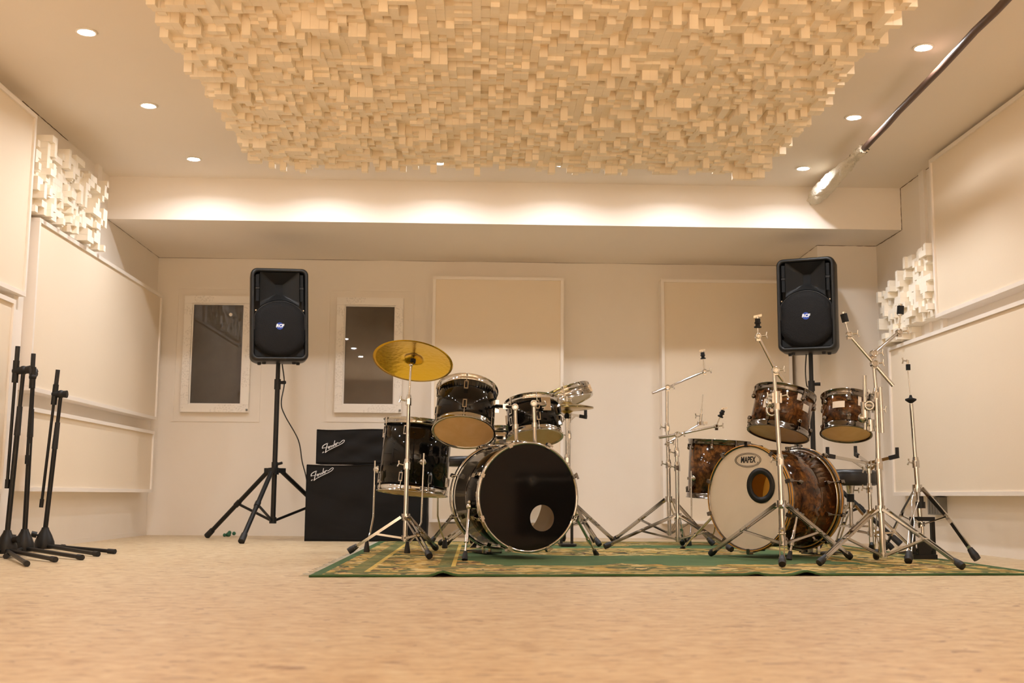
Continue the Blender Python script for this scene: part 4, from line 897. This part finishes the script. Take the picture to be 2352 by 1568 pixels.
for f in (fl(2243, 1293), fl(2087, 1298), fl(2034, 1266)):
    d_ = V((f.x-hub.x, f.y-hub.y, 0)).normalized(); s_ = d_.cross(Z_); a = hub+d_*.03; b = f+Z_*.02; kn = a.lerp(b, .45)+Z_*.012+d_*.006; ax = (b-kn).normalized()
    if d_.y < -.8:
        mb = MB()
        for sg in (-1, 1): mb.tube([a+s_*.010*sg, a.lerp(kn, .5)+s_*.016*sg, kn+s_*.004*sg], .0035, 6).tube([kn+s_*.004*sg, kn.lerp(b, .15)+s_*.012*sg, b+s_*.010*sg-ax*.03], .0035, 6)
        lg = mb.build('leg', 'chrome', t); foot_cap(b, ax, lg, 1.15); MB().bar(kn, lowp+d_*.02, .012, .007, s_).build('brace', 'chrome', t); continue
    lg = MB().bar(a, kn, .011, .022, s_).bar(kn, b-ax*.02, .010, .020, s_).build('leg', 'chrome', t)
    for p, q in ((a.lerp(kn, .30), a.lerp(kn, .92)), (kn.lerp(b, .16), kn.lerp(b, .72))):
        MB().bar(p, q, .0125, .0165, s_).build('leg_insert', 'black_metal', lg)
    foot_cap(b, ax, lg, 1.15); MB().bar(kn, lowp+d_*.02, .016, .007, s_).build('brace', 'chrome', t)
pb_ = fl(2117, 1284); C = V((on(2117, 1250, yr).x, yr-.02, 0))
pf = MB().box(C+V((0, 0, .013)), (.13, .06, .026)).box(C+V((-.055, 0, .11)), (.018, .03, .20)).box(C+V((.055, 0, .11)), (.018, .03, .20)).box(C+V((0, 0, .215)), (.128, .035, .022)).build('pedal_frame', 'black_metal', t)
MB().bar(C+V((0, -.02, .05)), C+V((0, .26, .02)), .085, .010, X_).box(C+V((0, -.015, .06)), (.07, .02, .07)).build('footboard', 'black_metal', t)
MB().tube([C+V((0, 0, .09+.012*i)) for i in range(8)], .008, 8).build('pull_chain', 'chrome_satin', t)

# right snare stand and throne, pedal
bs = on(2001, 1240, 6.75); hz = on(1985, 1062, 6.75).z
snare_stand('empty chrome snare stand with black-tipped basket arms in front of the brown kit throne', (bs.x, 6.75, 0), hz, [on(1901, 1049, 6.65), on(2061, 1050, 6.62), (bs.x, 6.98, hz+.05)], [fl(1925, 1262), (bs.x+.22, 6.62, 0), (bs.x+.08, 6.98, 0)], hub=.24)
tb = on(1952, 1100, 7.3)
throne('round black drum throne behind the brown kit, beside the bass drum', (tb.x, 7.3, 0), .172, on(1952, 1080, 7.2).z, .10, [(tb.x-.25, 7.2, 0), (tb.x+.22, 7.2, 0), (tb.x, 7.62, 0)])
bass_pedal('chrome bass drum pedal behind the brown bass drum', BRC+BRn*.54-Z_*BRC.z, -BRn)

# ------------------------------------------------------------------ microphone stands
def mic_stand(label, bx, by, top, boom_pts, feet, knob, tag_=False):
    t = thing('microphone_stand', label, 'microphone stand', (bx, by, 0), 'microphone stands by the left wall'); C = V((bx, by, 0)); top = V(top)
    MB().lathe(C+Z_*.018, Z_, [(.052, 0), (.056, .012), (.052, .04), (.038, .075), (.022, .105), (.018, .118)], 24).build('base', 'black_plastic', t)
    kb = C+Z_*.085; MB().cyl(kb, kb+V(knob)*.055, .006, n=8).cyl(kb+V(knob)*.045, kb+V(knob)*.075, .017, n=8).build('leg_knob', 'black_plastic', t)
    b0 = C+Z_*.12; ax = (top-b0).normalized(); mid = b0.lerp(top, .62)
    MB().cyl(b0, mid, .0135, n=12).build('lower_tube', 'black_metal', t); up_ = MB().cyl(mid, top, .0105, n=12).build('upper_tube', 'black_metal', t)
    MB().cyl(mid-ax*.02, mid+ax*.13, .0165, .014, 12).build('grip_sleeve', 'rubber', t)
    if tag_: MB().box(mid-ax*.09+V((0, -.0142, 0)), (.014, .002, .07)).build('sticker', 'white_plastic', t)
    ba, bb, bc = [V(p) for p in boom_pts]          # upper end, clutch, lower end
    bm = MB().cyl(ba, bb, .010, n=10).cyl(bb, bc, .0085, n=10).build('boom_tube', 'black_metal', t)
    bx2 = (bc-ba).normalized(); MB().cyl(ba, ba+bx2*.10, .0125, n=10).build('boom_grip', 'rubber', bm); MB().cyl(bb-bx2*.055, bb+bx2*.06, .0165, n=10).build('boom_sleeve', 'black_plastic', bm)
    cl = MB().cyl(bb, top, .020, n=12).ball(top, .024).ball(bb, .020).build('boom_clutch', 'black_plastic', t); dd = (top-bb).normalized()
    MB().cyl(top, top+dd*.035, .018, .022, 8).build('clutch_knob', 'black_plastic', cl)
    MB().cyl(bc-bx2*.035, bc+bx2*.012, .012, n=8).build('end_cap', 'black_plastic', bm)
    for f in feet:
        f = V(f); d_ = (f-C).normalized(); a = C+d_*.04+Z_*.034; b = f+Z_*.014; ax2 = (b-a).normalized()
        lg = MB().cyl(a, b, .0105, n=10).build('leg', 'black_metal', t); MB().cyl(b-ax2*.035, b+ax2*.012, .0135, .014, 10).build('rubber_foot', 'rubber', lg)
    return t
def gm_(px, py, Y): return at(px, py, Y)
y1, y2, y3 = 6.08, 6.30, 6.62
mic_stand('tallest black microphone stand, leftmost of the three, boom folded down', gm_(15, 1250, y1).x, y1, gm_(54, 850, y1), [gm_(41, 795, y1), gm_(36, 852, y1), gm_(16, 1116, y1)], [fl(61, 1301), fl(125, 1291), (-2.5, 5.75, 0)], (.9, -.3, .1))
mic_stand('middle black microphone stand of the three with a small white sticker', gm_(55, 1250, y2).x, y2, gm_(77, 858, y2), [gm_(77, 812, y2-.04), gm_(75, 866, y2-.04), gm_(62, 1060, y2-.05)], [fl(186, 1286), fl(14, 1283), (-2.46, 6.68, 0)], (-.9, -.3, .1), True)
mic_stand('shortest black microphone stand, rightmost of the three, boom folded down', gm_(102, 1247, y3).x, y3, gm_(140, 905, y3), [gm_(133, 849, y3), gm_(126, 905, y3), gm_(95, 1160, y3)], [fl(260, 1272), fl(223, 1278), (-2.44, 6.98, 0)], (-.9, -.3, .2))

# ------------------------------------------------------------------ small things
gx = MB().box((XR-.025, 7.53, .285), (.05, .20, .115)).build('socket_box', 'grey_box'); tag(gx, 'grey electrical box on the right wall under the lower acoustic panel', 'electrical box')
for k in range(4): MB().box((XR-.052, 7.46+k*.045, .285), (.006, .006, .10)).build('rib', 'grey_box', gx)
mb = MB(); g0 = fl(551, 1236); g0.y = 9.15; g0.x = -1.93
for k in range(7): mb.ball(g0+V((random.uniform(-.04, .04), random.uniform(-.03, .03), .012+random.uniform(0, .02))), random.uniform(.012, .018), 8)
tag(mb.build('cloth_scrap', 'green_cloth'), 'tiny crumpled green cloth scrap on the floor behind the left speaker stand', 'cloth scrap')
hk = at(0, 828, 5.78); hk.x = XL+.10
t = thing('wall_hook', 'small chrome lever hook on the lower acoustic panel at the left edge', 'hook', hk)
MB().cyl(hk, hk+V((.05, 0, 0)), .009, n=10).build('stem', 'chrome_satin', t); MB().tube([hk+V((.045, 0, 0)), hk+V((.05, .05, .005)), hk+V((.05, .10, -.005)), hk+V((.05, .125, -.02))], .007, 8).build('lever', 'chrome_satin', t)

# everything standing on the rug rests on its pile
for o in COL.objects:
    if o.parent is None and o.name.split('.')[0] in ('boom_stand', 'cymbal_stand', 'hi_hat_stand', 'hi_hat_cymbal', 'crash_cymbal', 'snare_stand', 'snare_drum', 'drum_throne', 'bass_pedal', 'bass_drum', 'rack_tom', 'floor_tom'):
        o.location.z += .007

# equipment case by the right wall, mirrored in the black bass drum head
t = thing('equipment_case', 'low black equipment case against the right wall, mirrored in the black bass drum head', 'case', (2.88, 3.95, 0))
cb_ = MB().box((2.88, 3.95, .27), (.25, 1.1, .50)).build('case_body', 'black_plastic', t)
MB().box((2.88, 3.95, .465), (.256, 1.106, .012)).build('lid_edge', 'chrome_satin', t)
for yy_ in (3.6, 4.3): MB().box((2.753, yy_, .46), (.008, .06, .07)).build('latch', 'chrome_satin', t)
MB().box((2.752, 3.95, .30), (.012, .14, .04)).build('handle', 'black_metal', t)
for xx_ in (2.79, 2.97):
    for yy_ in (3.45, 4.45): MB().cyl((xx_, yy_, 0), (xx_, yy_, .02), .02, n=10).build('foot', 'rubber', t)
for nm in ('speaker_stand.001', 'loudspeaker.001'): bpy.data.objects[nm].location.z += .007
